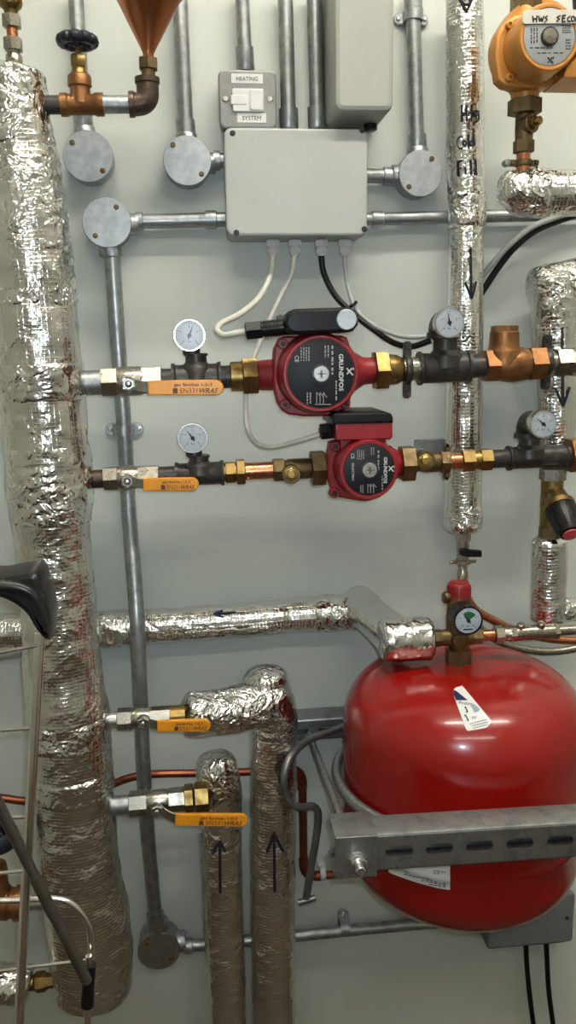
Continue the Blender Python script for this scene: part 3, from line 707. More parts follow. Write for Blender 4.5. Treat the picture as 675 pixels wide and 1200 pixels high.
# ================================================================== lever ball valves
def ball_valve(label, ln, hex1, body, hex2, R, stem, lever, d_axis, m='nickel', tail=None, rb=None, bend=None):
    """ln = pipe line; hex1, body, hex2 = (v0, v1) along it; stem = (px, py); lever = photo outline box (x0, y0, x1, y1) or polygon"""
    t = thing('ball_valve', label, 'ball valve', ln.at((body[0] + body[1]) / 2) - EZ * R * ln.s, 'yellow lever ball valves')
    rb = rb or R * .98
    mb = MB(); ln.nut(mb, hex1[0], hex1[1], R * 1.04); ln.rev(mb, [(hex1[1] - 1, R * .92), (body[0] + 3, rb), (body[1] - 4, rb), (body[1], R * .88), (hex2[0] + 1, R * .84)], 28); ln.nut(mb, hex2[0], hex2[1], R * .98)
    dS = d_axis + R * ln.s
    pcyl(mb, stem[0], stem[1], [(d_axis, 8.5), (dS + .002, 8.5), (dS + .004, 7)], 20, dS + .004)
    part('body', mb, M[m], t)
    dN = dS + .013
    mb = MB(); pcyl(mb, stem[0], stem[1], [(dS + .003, 4.2), (dN, 4.2)], 16, dN); pcyl(mb, stem[0], stem[1], [(dS + .006, 6.6), (dS + .0065, 7.2), (dN - .001, 7.2), (dN, 6.4)], 6, dN)
    pcyl(mb, stem[0], stem[1], [(dN, 3.2), (dN + .003, 3.0), (dN + .0035, 2)], 14, dN)
    part('stem_nut', mb, M['chrome'], t)
    x0, y0, x1, y1 = lever; dL = dS + .016; dy = bend or 0
    s = S((x0 + x1) / 2, (y0 + y1) / 2, dL)
    A = P(x0, (y0 + y1) / 2, dL); B = P(x1, (y0 + y1) / 2 + LTILT * (x1 - x0), dL)
    U = (B - A).normalized(); W = V3((-U.z, 0, U.x)); L = (B - A).length; h = (y1 - y0) / 2 * s
    # bare metal tongue from the stem to the coated grip
    sp = P(stem[0], stem[1], dL); mb = MB(); n = 8; ol = []
    a = sp - U * 7 * s
    q = catmull([a + NF * -.006, sp + NF * -.006 + U * 3 * s, A * .5 + sp * .5 + NF * -.003, A + U * 4 * s + W * 0], .003)
    vs = []; fs = []
    for p in q:
        vs += [p + W * h * .68, p - W * h * .68, p + W * h * .68 - NF * .0025, p - W * h * .68 - NF * .0025]
    for i in range(len(q) - 1):
        b0 = i * 4; b1 = b0 + 4
        fs += [[b0, b0 + 1, b1 + 1, b1], [b0 + 2, b1 + 2, b1 + 3, b0 + 3], [b0, b1, b1 + 2, b0 + 2], [b0 + 1, b0 + 3, b1 + 3, b1 + 1]]
    fs += [[0, 2, 3, 1], [len(vs) - 4, len(vs) - 3, len(vs) - 1, len(vs) - 2]]
    mb.add(vs, fs); part('lever_tongue', mb, M['nickel'], t, 'bare metal lever tongue')
    ol = [(0, -h * .96), (L - h, -h)] + [(L - h + h * math.cos(math.radians(x)), h * math.sin(math.radians(x))) for x in range(-75, 76, 15)] + [(L - h, h), (L * .45, h * .96), (0, h * .82)]
    lv = part('lever', prism(MB(), ol, A, U, W, NF, [(.0015, -.006), (.0004, -.0054), (0, -.0045), (0, -.0015), (.0005, -.0004), (.0016, 0)]), M['yellow'], t, 'yellow coated lever grip')
    mb = MB(); O = A + NF * .0001
    text(mb, 'gas families 1-2-3', O + U * L * .60 + W * h * .36, U, W, NF, h * .52, wide=L * .5, bold=.016)
    text(mb, 'EN331', O + U * L * .545 - W * h * .40, U, W, NF, h * .86, wide=L * .225)
    text(mb, 'WRAS', O + U * L * .785 - W * h * .40, U, W, NF, h * .86, shear=.35, wide=L * .25, bold=.02)
    box(mb, O + U * L * .36 - W * h * .40, (h * .62, h * .66, .0003), .0001, U=U, Vv=W)
    part('lettering', mb, M['leverprint'], lv, 'dark lever print')
    return t
LTILT = 0.0


def fit(name, label, cat, ln, segs, m, group=None, at=None):
    """a pipe fitting as one thing made of turned / hexagonal pieces: ('r', prof) or ('h', v0, v1, r)"""
    mb = MB()
    for sg in segs:
        if sg[0] == 'r': ln.rev(mb, sg[1], sg[2] if len(sg) > 2 else 28)
        else: ln.nut(mb, sg[1], sg[2], sg[3])
    return single(name, mb, M[m], label, cat, group)
def tee(name, label, ln, v0, v1, R, vb, R2, top_y, group='black iron tees'):
    """malleable tee with banded ends; branch upwards at vb to photo height top_y"""
    mb = MB()
    ln.rev(mb, [(v0, R * .8), (v0, R * 1.12), (v0 + 3, R * 1.12), (v0 + 5, R), (v1 - 5, R), (v1 - 3, R * 1.12), (v1, R * 1.12), (v1, R * .8)], 32)
    c = ln.at(vb); s = ln.s
    ty = P(vb, top_y, -c.y).z
    H = ty - c.z
    lathe(mb, c, EZ, [(0, R2 * 1.55 * s), (R * s * .8, R2 * 1.45 * s), (R * s * 1.0, R2 * 1.2 * s), (R * s * 1.15, R2 * 1.02 * s), (H - 3.2 * s, R2 * s), (H - 3 * s, R2 * 1.14 * s), (H - .4 * s, R2 * 1.14 * s), (H, R2 * 1.05 * s), (H, R2 * .7 * s)], 28)
    return single(name, mb, M['iron'], label, 'pipe tee', group)
def pipe_clip(label, x, y, d, r, span, m='iron', group='pipe ring clips', bolt='iron', w=9):
    """two part ring round a level pipe with bolted ears above and below, and a rod back to the wall"""
    c = P(x, y, d); s = S(x, y, d)
    t = thing('pipe_clip', label, 'pipe clip', V3((c.x, c.y, c.z - span * s)), group)
    mb = MB(); ring(mb, c, EX, (r + 1.5) * s, 2.2 * s, 36, 8, w / 5)
    for sg in (-1, 1):
        prism(mb, rrect(w * s, (span - r + 3) * s, 3.8 * s, 5), c + EZ * sg * (r + (span - r) / 2 + .5) * s, EX, EZ, NF, [(.0006, -.0045), (0, -.0035), (0, .0035), (.0006, .0045)])
    part('ring', mb, M[m], t)
    for sg in (-1, 1):
        b = MB(); o = c + EZ * sg * (span - 4.0) * s
        lathe(b, o, NF, [(-.006, 2.4 * s), (.0048, 2.4 * s), (.0062, 3.0 * s), (.0075, 2.4 * s), (.0075, 0)], 14); part('bolt', b, M[bolt], t)
    part('rod', lathe(MB(), c - NF * (r + 1) * s, EY, [(0, 2.6 * s), (-c.y - (r + 1) * s - .001, 2.6 * s)], 14), M['galv'], t, 'zinc stand-off rod')
    return t
# ------------------------------------------------------------------ upper pump line
L1 = Ln((100, 449), PD, (675, 424), PD)
fit('pipe_nipple', 'grey pipe nipple from the foil header to the upper lever valve', 'pipe nipple', L1, [('r', [(92, 14), (121, 14)])], 'galv', 'pipe nipples')
ball_valve('lever ball valve on the upper pump line with yellow lever', L1, (118, 137), (137, 165), (163, 186), 16.8, (150.5, 450), (173, 445, 262, 463.5), PD)
fit('pipe_nipple', 'iron nipple between the upper left lever valve and its gauge tee', 'pipe nipple', L1, [('r', [(184, 12.5), (200, 12.5)])], 'iron', 'pipe nipples')
tee('pipe_tee', 'black iron gauge tee on the upper pump line left of the pump', L1, 197, 253, 16, 225, 12, 414)
gauge('glaring gauge on the upper tee left of the larger red pump', 222, 393, 18.8, PD + .02, 70)
part_stub = fit('gauge_socket', 'iron socket carrying the glaring gauge above the upper left tee', 'gauge socket', Ln((224.5, 414), PD, (222.5, 393), PD), [('r', [(415, 10.5), (405, 10.5), (400, 8), (395, 8)])], 'iron', 'gauge sockets')
fit('pipe_nipple', 'iron nipple between the upper left tee and the pump union', 'pipe nipple', L1, [('r', [(252, 13), (266, 13)])], 'iron', 'pipe nipples')
fit('pipe_union', 'brass union on the left of the larger red pump', 'pipe union', L1, [('r', [(263, 13), (264, 17), (279, 17), (281, 15)]), ('h', 277, 295, 22.5)], 'brass', 'brass pump unions')
fit('pipe_union', 'brass union on the right of the larger red pump', 'pipe union', L1, [('h', 430, 446.5, 24), ('r', [(446, 16), (447, 18), (458, 17), (461, 15), (466, 13)])], 'brass', 'brass pump unions')
fit('pipe_nipple', 'nickel nipple wrapped in white sealing tape right of the larger pump', 'pipe nipple', L1, [('r', [(460, 13.5), (486, 13.5)])], 'nickel', 'pipe nipples')
pipe_clip('black ring clip left of the upper right gauge tee', 477, 433.5, PD, 14, 31)
tee('pipe_tee', 'black iron gauge tee on the upper line crossing the cold fill pipe', L1, 483, 544, 17.5, 515, 14, 395)
def gauge_elbow(label, x0, y0, x1, y1, d0, d1, r):
    """iron elbow rising from a tee and turning out to the gauge back"""
    a = P(x0, y0, d0); b = P(x1, y1, d1); s = S(x0, y0, d0)
    b0 = V3((a.x, a.y, b.z))
    q = catmull([a, a * .45 + b0 * .55, b0 * .8 + b * .2 - EZ * 1.0 * s, b * .55 + b0 * .45, b], .003)
    mb = MB(); tube(mb, q, r * s, 22); lathe(mb, a, EZ, [(-2 * s, r * 1.15 * s), (4 * s, r * 1.15 * s), (5 * s, r * s)], 22)
    return single('gauge_elbow', mb, M['iron'], label, 'pipe elbow', 'iron gauge elbows')
gauge_elbow('iron elbow turning out to the upper right gauge', 516, 394, 524, 378, PD, PD + .045, 14)
gauge('upper right gauge in front of the cold fill pipe', 527, 378, 18, PD + .062, 103, depth=.018)
fit('pipe_nipple', 'black nipple between the upper right tee and the bronze check valve', 'pipe nipple', L1, [('r', [(542, 13.8), (564, 13.8)])], 'iron', 'pipe nipples')
# bronze check valve
t = thing('check_valve', 'bronze check valve on the upper line right of the cold fill pipe', 'check valve', L1.at(590) - EZ * .02)
mb = MB(); L1.nut(mb, 561, 578, 20.5); L1.nut(mb, 615, 635, 21)
L1.rev(mb, [(574, 17), (580, 18), (588, 20), (597, 21), (606, 20), (614, 18.5), (618, 17)], 32)
c = L1.at(586); s = L1.s; lathe(mb, c, EZ, [(0, 20 * s), (15 * s, 21 * s), (18 * s, 19 * s), (23 * s, 17.6 * s), (38 * s, 17 * s), (39 * s, 16 * s)], 32)
part('body', mb, M['bronze'], t)
mb = MB(); lathe(mb, c, EZ, [(38 * s, 15 * s), (38.5 * s, 16 * s), (44.5 * s, 16 * s), (45.5 * s, 14.5 * s)], 6); part('cap', mb, M['bronze'], t)
pipe_clip('black ring clip right of the bronze check valve', 640, 424.5, PD, 13, 30, w=10)
t = thing('ball_valve', 'nickel valve end at the right edge on the upper line', 'ball valve', L1.at(665))
mb = MB(); L1.nut(mb, 648, 668, 17.5); L1.rev(mb, [(640, 13), (649, 13)], 24); L1.rev(mb, [(667, 16), (672, 17), (692, 17), (700, 15)], 28); part('body', mb, M['nickel'], t)
# ------------------------------------------------------------------ lower pump line
L2 = Ln((100, 562), PD, (675, 533), PD)
fit('pipe_nipple', 'dark nipple from the foil header to the lower lever valve', 'pipe nipple', L2, [('r', [(94, 10.5), (122, 10.5)])], 'ironbrown', 'pipe nipples')
ball_valve('lever ball valve on the lower pump line with yellow lever', L2, (120, 137), (137, 159), (158, 183), 13.6, (149, 564.5), (167.5, 559.5, 233, 576), PD)
fit('pipe_nipple', 'iron nipple between the lower left lever valve and its gauge tee', 'pipe nipple', L2, [('r', [(182, 10.5), (203, 10.5)])], 'iron', 'pipe nipples')
tee('pipe_tee', 'black iron gauge tee on the lower pump line left of the smaller pump', L2, 201, 256, 13, 228, 11, 533)
gauge('gauge on the lower tee left of the smaller red pump', 225.7, 513.5, 17.8, PD + .02, 125)
fit('gauge_socket', 'iron socket carrying the gauge above the lower left tee', 'gauge socket', Ln((227.5, 535), PD, (226, 514), PD), [('r', [(534, 9.5), (526, 9.5), (520, 7.5), (516, 7.5)])], 'iron', 'gauge sockets')
fit('compression_fitting', 'brass compression fitting right of the lower left tee', 'pipe fitting', L2, [('r', [(253, 10.5), (258, 10.5)]), ('h', 257, 269, 13), ('r', [(268, 11), (271, 11)]), ('h', 270, 280.5, 15.5)], 'brass', 'brass compression fittings')
fit('copper_pipe', 'short bright copper pipe left of the smaller red pump', 'copper pipe', L2, [('r', [(278, 10), (316, 10)])], 'copper', 'copper pipe pieces')
def iso_valve(label, ln, nut0, body, port, m='brass', flip=False):
    t = thing('isolating_valve', label, 'isolating valve', ln.at((body[0] + body[1]) / 2), 'brass isolating valves')
    mb = MB(); ln.nut(mb, nut0[0], nut0[1], 14); ln.rev(mb, [(body[0] - 2, 10.5), (body[0] + 3, 12), (body[1] - 3, 12), (body[1] + 3, 10)], 26)
    pcyl(mb, port[0], port[1], [(PD, 11.5), (PD + .016, 11.5), (PD + .0175, 10.5)], 24, PD + .0175)
    part('body', mb, M['brassdull'], t)
    mb = MB(); pcyl(mb, port[0], port[1], [(PD + .017, 8.6), (PD + .023, 8.6), (PD + .0238, 7)], 6, PD + .022); pcyl(mb, port[0], port[1], [(PD + .022, 5.6), (PD + .029, 5.2), (PD + .030, 4)], 16, PD + .03)
    box(mb, P(port[0], port[1], PD + .0302), (6 * ln.s, 1.2 * ln.s, .0006), .0001, U=V3((.8, 0, .6)), Vv=V3((-.6, 0, .8)))
    part('spindle', mb, M['brassbright'], t, 'brighter brass spindle'); return t
iso_valve('brass isolating valve on the left of the smaller red pump', L2, (312, 326), (328, 356), (341.5, 556))
fit('pipe_union', 'dull brass union on the left of the smaller red pump', 'pipe union', L2, [('h', 356, 373, 21.5)], 'brassdull', 'brass pump unions')
fit('pipe_union', 'dull brass union on the right of the smaller red pump', 'pipe union', L2, [('h', 461, 478, 22), ('r', [(477, 11), (489, 10)])], 'brassdull', 'brass pump unions')
iso_valve('brass isolating valve on the right of the smaller red pump', L2, (508, 520.5), (487, 509), (499, 540))
pipe_clip('small dull ring clip on the lower line just left of the cold fill pipe', 523, 541, PD, 10, 19, 'brassdull', w=7, bolt='brassdull')
fit('copper_pipe', 'tiny copper length beside the small ring clip', 'copper pipe', L2, [('r', [(518, 9.5), (540, 9.5)])], 'copper', 'copper pipe pieces')
fit('compression_fitting', 'brass compression fitting crossing the cold fill pipe', 'pipe fitting', L2, [('h', 534, 550, 14), ('r', [(549, 11), (558, 11.5)]), ('h', 556, 571, 14)], 'brass', 'brass compression fittings')
fit('pipe_nipple', 'black nipple left of the lower right gauge tee', 'pipe nipple', L2, [('r', [(569, 11), (596, 11)])], 'iron', 'pipe nipples')
tee('pipe_tee', 'black iron gauge tee on the lower line at the right edge', L2, 591, 664, 13.2, 617, 12, 512)
gauge_elbow('iron elbow turning out to the lower right gauge', 618, 511, 630, 497, PD, PD + .045, 13)
gauge('lower right gauge in front of the right edge foil pipe', 637, 497, 17, PD + .06, 140, depth=.018)
t = single('bronze_valve', (lambda m_: (L2.nut(m_, 664, 676, 22), L2.rev(m_, [(675, 18), (684, 20), (700, 20)], 28), m_)[-1])(MB()), M['bronze'], 'bronze valve body end on the lower line at the right edge', 'valve')
# mixing valve with black and red knob
LV = Ln((648, 548), PD, (645, 632), PD)
t = thing('thermostatic_valve', 'brass angled valve with black knob and red tip', 'mixing valve', LV.at(632))
mb = MB(); LV.nut(mb, 548, 563, 15); part('upper_nut', mb, M['nickel'], t, 'pale nickel nut')
mb = MB(); LV.rev(mb, [(562, 12.5), (575, 12.5), (590, 13), (618, 12.5)], 26)
ka = P(650, 580, PD + .005); kb = P(669, 626, PD + .055); ax = (kb - ka).normalized(); s = LV.s
lathe(mb, ka, ax, [(-.012, 8 * s), (0, 13 * s), (14 * s, 15 * s), (15 * s, 18 * s), (21 * s, 18 * s), (22 * s, 15 * s)], 28)
part('body', mb, M['brass'], t)
mb = MB(); LV.nut(mb, 616, 632, 13.5); part('lower_nut', mb, M['brassdull'], t)
mb = MB(); L_ = (kb - ka).length
lathe(mb, ka, ax, [(21 * s, 15 * s), (22 * s, 17.5 * s), (30 * s, 17.5 * s), (L_ - 4 * s, 13 * s), (L_ - 1 * s, 12 * s), (L_, 10 * s)], 28)
for k in range(14):
    a = 2 * PI * k / 14; u, w = frame(ax); dd = u * math.cos(a) + w * math.sin(a)
    tube(mb, [ka + ax * 24 * s + dd * 17.2 * s, ka + ax * (L_ - 6 * s) + dd * 13.0 * s], 1.2 * s, 6)
k = part('knob', mb, M['black'], t, 'black ribbed knob')
part('knob_tip', lathe(MB(), ka, ax, [(L_ - .5 * s, 9.3 * s), (L_ + 1.5 * s, 9 * s), (L_ + 2.5 * s, 7 * s), (L_ + 2.5 * s, 0)], 20), mat('red knob tip', (.55, .06, .07), .45), k, 'red knob tip')
# ------------------------------------------------------------------ lower valves off the header
L3 = Ln((127, 844), HD, (216, 838), HD)
fit('pipe_nipple', 'bright stub from the header to the lever valve above the copper pipe', 'pipe nipple', L3, [('r', [(120, 10), (139, 10)])], 'chrome', 'pipe nipples')
LTILT = -.01
ball_valve('lever ball valve between the header and the foil elbow', L3, (137, 155), (155, 176), (175, 201), 12.8, (167.5, 848), (184, 843.5, 247, 859), HD)
fit('compression_fitting', 'brass connector entering the foil elbow', 'pipe fitting', L3, [('r', [(199, 12.3), (217, 12.3)])], 'brass', 'brass compression fittings')
L4 = Ln((133, 944), HD, (244, 933), HD)
fit('pipe_nipple', 'grey stub from the header to the lowest lever valve', 'pipe nipple', L4, [('r', [(124, 11.5), (153, 11.5)])], 'galv', 'pipe nipples')
LTILT = .015
ball_valve('lowest lever ball valve, its lever tilted down over the riser', L4, (151, 173), (173, 198), (197, 217), 14.2, (184, 951), (205, 953, 290.5, 969), HD)
fit('pipe_union', 'brass union between the lowest lever valve and its riser', 'pipe union', L4, [('h', 216, 227, 16.5), ('h', 228, 245, 17.5)], 'brass')
LTILT = 0.0
# ================================================================== pumps
def logo(mb, cx, cy, k, d, r):
    r *= 1.3
    """the maker's crossed mark: two crossing bars and corner ticks, turned with the plate"""
    mp = lambda x, y: P(x, y, d)
    stroke(mb, [(cx - 3.2 * k, cy - 3.6 * k), (cx - .5 * k, cy), (cx + 3.2 * k, cy + 3.6 * k)], r, mp)
    stroke(mb, [(cx + 3.0 * k, cy - 3.4 * k), (cx - 3.0 * k, cy + 3.6 * k)], r, mp)
    stroke(mb, [(cx + 4.6 * k, cy - 4.2 * k), (cx + 4.8 * k, cy - 1.4 * k)], r * .8, mp)
    stroke(mb, [(cx + 1.6 * k, cy + 3.4 * k), (cx + 4.6 * k, cy + 4.6 * k)], r * .8, mp)
def lines_block(mb, x, y, w, h, n, d, seed, vertical=True):
    """rows of tiny plate print as broken dashes"""
    rr = random.Random(seed); s = S(x, y, d)
    for i in range(n):
        p = -.5 + (i + .5) / n; a = -.5
        while a < .5:
            L = rr.uniform(.08, .22); b = min(.5, a + L)
            m_ = (a + b) / 2
            if vertical: box(mb, P(x + p * w, y + m_ * h, d), (w / n * .42 * s, (b - a) * h * s, .0002), .00003)
            else: box(mb, P(x + m_ * w, y + p * h, d), ((b - a) * w * s, h / n * .42 * s, .0002), .00003)
            a = b + rr.uniform(.03, .1)
DX, DZ = V3((0, 0, -1)), V3((1, 0, 0))     # text direction for print turned a quarter turn
def red_pump(label, L, axis, R_plate, plate_d, ring_R, flange, holes, neckl, neckr, vol, screw_r, big):
    t = thing('circulator_pump', label, 'heating pump', L.at(axis[0]) - EZ * ring_R * L.s, 'red circulator pumps')
    px, py = axis; s = S(px, py, plate_d)
    mb = MB()
    L.rev(mb, neckl, 28); L.rev(mb, neckr, 28)
    pcyl(mb, vol[0], vol[1], [(PD - .045, vol[2] * .72), (PD - .036, vol[2] * .92), (PD - .02, vol[2]), (PD + .012, vol[2]), (PD + .018, vol[2] * .97)], 48, PD)
    part('volute', mb, M['pumpred'], t)
    part('flange', pprism(MB(), flange, PD + .030, PD + .014, .003), M['pumpred'], t)
    for hx, hy in holes:
        mb = MB(); pcyl(mb, hx, hy, [(PD + .026, 6.2), (PD + .034, 6.0), (PD + .0355, 5), (PD + .0355, 3.2), (PD + .031, 3.0), (PD + .031, 0)], 20, PD + .034)
        part('bolt_boss', mb, M['pumpred'], t)
        part('bolt', pcyl(MB(), hx, hy, [(PD + .030, 2.9), (PD + .0335, 2.9), (PD + .0335, 1.6), (PD + .0315, 1.4), (PD + .0315, 0)], 6, PD + .0335), M['ink'], t, 'dark socket bolt')
    c0 = P(px, py, plate_d); c0 = V3((c0.x, 0, c0.z))
    r = ring_R * s; rp = R_plate * s; D = plate_d
    part('motor', lathe(MB(), c0, NF, [(PD + .02, r * 1.06), (PD + .034, r * 1.05), (PD + .038, r * 1.01), (D - .009, r * .985), (D - .003, r * .97), (D, r * .93), (D, rp * 1.02), (D - .0012, rp), (D - .0012, 0)], 64, ref=EZ), M['pumpred'], t)
    pl = part('name_plate', lathe(MB(), c0, NF, [(D - .001, rp * .985), (D - .0002, rp * .985), (D, rp * .975), (D, 0)], 56, ref=EZ), M['plate'], t, 'dark round name plate')
    mb = MB(); lathe(mb, c0, NF, [(D - .0005, screw_r * s * 1.22), (D + .001, screw_r * s * 1.22), (D + .001, screw_r * s * 1.1)], 28, ref=EZ); part('screw_seat', mb, M['ink'], pl, 'black screw seat')
    mb = MB(); sr = screw_r * s; lathe(mb, c0, NF, [(D, sr), (D + .004, sr), (D + .0052, sr * .9), (D + .0052, 0)], 32, ref=EZ)
    v = part('vent_screw', mb, M['chrome'], t, 'bright vent screw')
    mb = MB(); box(mb, c0 + NF * (D + .0053), (sr * .28, sr * .95, .0003), .00005); box(mb, c0 + NF * (D + .0053) + EX * sr * .1, (sr * 1.1, sr * .16, .0003), .00005); part('slot', mb, M['steelbar'], v, 'dark screw slot')
    return t, pl, s, D + .0003
fl1 = [(327, 396), (333, 393.5), (400, 393), (407, 395), (411, 406), (416, 414), (419.5, 423), (420, 446), (415, 458), (411, 468), (411, 475), (404, 480), (384, 488), (357, 488.5), (338, 486), (331, 482), (325, 473), (322, 462), (320.5, 455), (320, 421), (321, 409)]
D1 = PD + .066
t, pl, s, dz = red_pump('larger red circulator pump on the upper line with a dark round plate', L1, (376, 438), 40.5, D1, 47, fl1, ((331.5, 403), (334, 474), (405, 473)),
    [(294, 15), (297, 17), (312, 18), (326, 24), (345, 32)], [(395, 32), (408, 22), (418, 16), (430, 15), (432, 15)], (370, 439, 46), 9.6, True)
mb = MB(); text(mb, 'GRUNDFOS', P(399.5, 436.5, dz), DX, DZ, NF, 7.2 * s, wide=43 * s, bold=.022); logo(mb, 409.5, 435, 1.0, dz, .0007); text(mb, 'CE', P(347.5, 420.5, dz), DX, DZ, NF, 6.5 * s); part('lettering', mb, M['printbright'], pl, 'white lettering GRUNDFOS')
mb = MB(); lines_block(mb, 357.5, 415, 12, 16, 4, dz, 1); lines_block(mb, 383, 412, 7, 14, 2, dz, 2); lines_block(mb, 389.5, 422, 5, 34, 1, dz, 3); lines_block(mb, 394, 458, 4, 24, 1, dz, 4); lines_block(mb, 362, 467, 7, 14, 2, dz, 5)
for k in range(3): stroke(mb, [(371 + 4 * k, 473), (371 + 4 * k, 460), (375 + 4 * k, 464 + k)], .0005, lambda x, y: P(x, y, dz))
stroke(mb, [(369, 474), (388, 474)], .0005, lambda x, y: P(x, y, dz)); part('small_print', mb, M['print'], pl, 'pale small print')
# terminal box of the larger pump
tb = part('terminal_box', pprism(MB(), [(345, 362), (410, 359.5), (417, 363), (421, 371), (420, 381), (414, 388), (408, 389.5), (345, 392), (337, 388), (333, 379), (336, 368)], PD + .072, PD - .01, .004), M['black'], t, 'black terminal box')
part('box_back', pprism(MB(), [(342, 367), (405, 363), (411, 372), (406, 383), (342, 386), (330, 378), (330, 368), (336, 366)], PD + .036, PD - .035, .004), M['greyb'], t, 'grey rear of the terminal box')
part('cover_disc', pcyl(MB(), 406.5, 374.5, [(PD + .071, 12.2), (PD + .0735, 12.2), (PD + .0745, 11.2), (PD + .0745, 0)], 36), M['galvlid'], tb, 'pale grey round cover')
LG = Ln((288, 388), PD + .04, (335, 383), PD + .045)
mb = MB(); LG.nut(mb, 288, 307, 11.5); LG.rev(mb, [(287, 5), (288, 9)], 16); LG.rev(mb, [(306, 9), (340, 9.5)], 24)
for k in range(6): LG.rev(mb, [(309 + 3.2 * k, 9), (309.6 + 3.2 * k, 10), (311 + 3.2 * k, 10), (311.6 + 3.2 * k, 9)], 24)
part('cable_plug', mb, M['black'], t, 'black cable plug')
fl2 = [(386, 519), (391, 517), (412, 515), (450, 518), (462, 528), (466, 545), (464, 560), (456, 574), (446, 583), (430, 588), (412, 586), (396, 583), (390, 579), (386, 566), (384, 560), (384, 533)]
D2 = PD + .062
t, pl, s, dz = red_pump('smaller red circulator pump on the lower line with a dark round plate', L2, (432.5, 550.5), 30.5, D2, 36.5, fl2, ((392, 578), (393, 523)),
    [(370, 11), (372, 15), (380, 14), (392, 19), (404, 25)], [(450, 22), (460, 15), (466, 13)], (424, 551, 35), 9.2, False)
mb = MB(); text(mb, 'GRUNDFOS', P(451.5, 551, dz), DX, DZ, NF, 5.6 * s, wide=31 * s, bold=.022); logo(mb, 458, 549, .78, dz, .00055); text(mb, 'CE', P(413, 534.5, dz), DX, DZ, NF, 5.6 * s); text(mb, 'SELECTRIC', P(413.5, 553, dz), DX, DZ, NF, 3.6 * s, wide=21 * s); part('lettering', mb, M['printbright'], pl, 'white lettering GRUNDFOS')
mb = MB(); lines_block(mb, 422.5, 533, 9, 11, 4, dz, 11); lines_block(mb, 436.5, 529, 5, 9, 2, dz, 12); lines_block(mb, 443.5, 540, 4, 24, 1, dz, 13); lines_block(mb, 448, 566, 3, 16, 1, dz, 14); lines_block(mb, 424, 573, 5, 9, 2, dz, 15)
for k in range(3): stroke(mb, [(431 + 3.4 * k, 578), (431 + 3.4 * k, 567), (434 + 3.4 * k, 571)], .00045, lambda x, y: P(x, y, dz))
part('small_print', mb, M['print'], pl, 'pale small print')
part('box_neck', pprism(MB(), [(399, 508), (453, 508), (453, 530), (399, 530)], PD + .040, PD - .012, .003), M['pumpred'], t)
tb = part('terminal_box', pprism(MB(), [(393.5, 495), (460, 494), (460.5, 512), (458, 515), (396, 516.5), (393.5, 513)], PD + .058, PD - .02, .002), M['pumpred'], t, 'red terminal box')
part('box_lid', pprism(MB(), [(391, 485), (394, 483.5), (452, 482.5), (459, 485), (461, 489), (461, 496), (389.5, 498), (389.5, 489)], PD + .060, PD - .022, .003), M['black'], tb, 'black box lid')
LG = Ln((375, 506), PD + .034, (395, 504), PD + .034)
mb = MB(); LG.nut(mb, 375, 392, 10); LG.rev(mb, [(374, 4.5), (376, 8)], 16); LG.rev(mb, [(391, 8), (398, 8)], 20); part('cable_plug', mb, M['black'], t, 'black cable plug')
# ------------------------------------------------------------------ bronze pump
BD = .15
BL = Ln((618, -10), BD, (613, 200), BD)
t = thing('circulator_pump', 'orange bronze pump with taped label HWS SECON at the upper right', 'heating pump', BL.at(125))
DB = BD + .07
mb = MB()
pcyl(mb, 628, 54, [(BD - .05, 34), (BD - .035, 46), (BD - .01, 48.5), (BD + .012, 47)], 48, BD)
BL.rev(mb, [(-20, 17), (8, 17), (18, 22), (34, 32)], 28); BL.rev(mb, [(80, 34), (98, 24), (108, 18), (117, 17)], 28)
part('volute', mb, M['pumpbronze'], t)
fb = [(596, 22), (604, 17), (640, 14), (668, 20), (678, 40), (678, 72), (664, 86), (652, 97), (642, 102), (606, 103), (592, 100), (584, 93), (582, 78), (580, 62), (582, 40), (588, 30)]
part('flange', pprism(MB(), fb, BD + .028, BD + .010, .004), M['pumpbronze'], t)
for hx, hy in ((598, 28), (598, 90), (655, 88)):
    part('bolt_boss', pcyl(MB(), hx, hy, [(BD + .024, 4.6), (BD + .034, 4.3), (BD + .0345, 3.2), (BD + .0345, 2.2), (BD + .031, 2), (BD + .031, 0)], 18, BD + .034), M['pumpbronze'], t)
c0 = P(644, 43, DB); c0 = V3((c0.x, 0, c0.z)); s = S(644, 43, DB); rr_ = 38.5 * s; rp_ = 31.5 * s
part('motor', lathe(MB(), c0, NF, [(BD + .015, rr_ * 1.06), (BD + .036, rr_ * 1.03), (DB - .008, rr_), (DB - .002, rr_ * .97), (DB, rr_ * .92), (DB, rp_ * 1.02), (DB - .002, rp_), (DB - .002, 0)], 64, ref=EZ), M['pumpbronze'], t)
part('terminal_box', pprism(MB(), [(672, 50), (720, 48), (720, 92), (660, 91), (664, 78), (676, 66)], DB - .012, BD, .003), M['pumpbronze'], t)
pl = part('name_plate', lathe(MB(), c0, NF, [(DB - .0019, rp_ * .99), (DB - .0006, rp_ * .99), (DB - .0004, rp_ * .97), (DB - .0004, 0)], 56, ref=EZ), M['plategrey'], t, 'grey round name plate')
dz = DB - .0002
mb = MB(); logo(mb, 644.5, 70, .85, dz, .0006); lines_block(mb, 645, 62, 30, 2.6, 1, dz, 21, False); lines_block(mb, 626, 42, 10, 18, 3, dz, 22); lines_block(mb, 664, 34, 10, 10, 4, dz, 23, False); lines_block(mb, 666, 52, 6, 14, 4, dz, 24, False); lines_block(mb, 634, 56, 26, 3, 1, dz, 25, False)
part('plate_print', mb, M['ink'], pl, 'dark plate print')
part('screw_seat', lathe(MB(), c0, NF, [(DB - .001, 10.6 * s), (DB + .0015, 10.6 * s), (DB + .0015, 9.4 * s)], 28, ref=EZ), M['ink'], pl, 'dark screw seat')
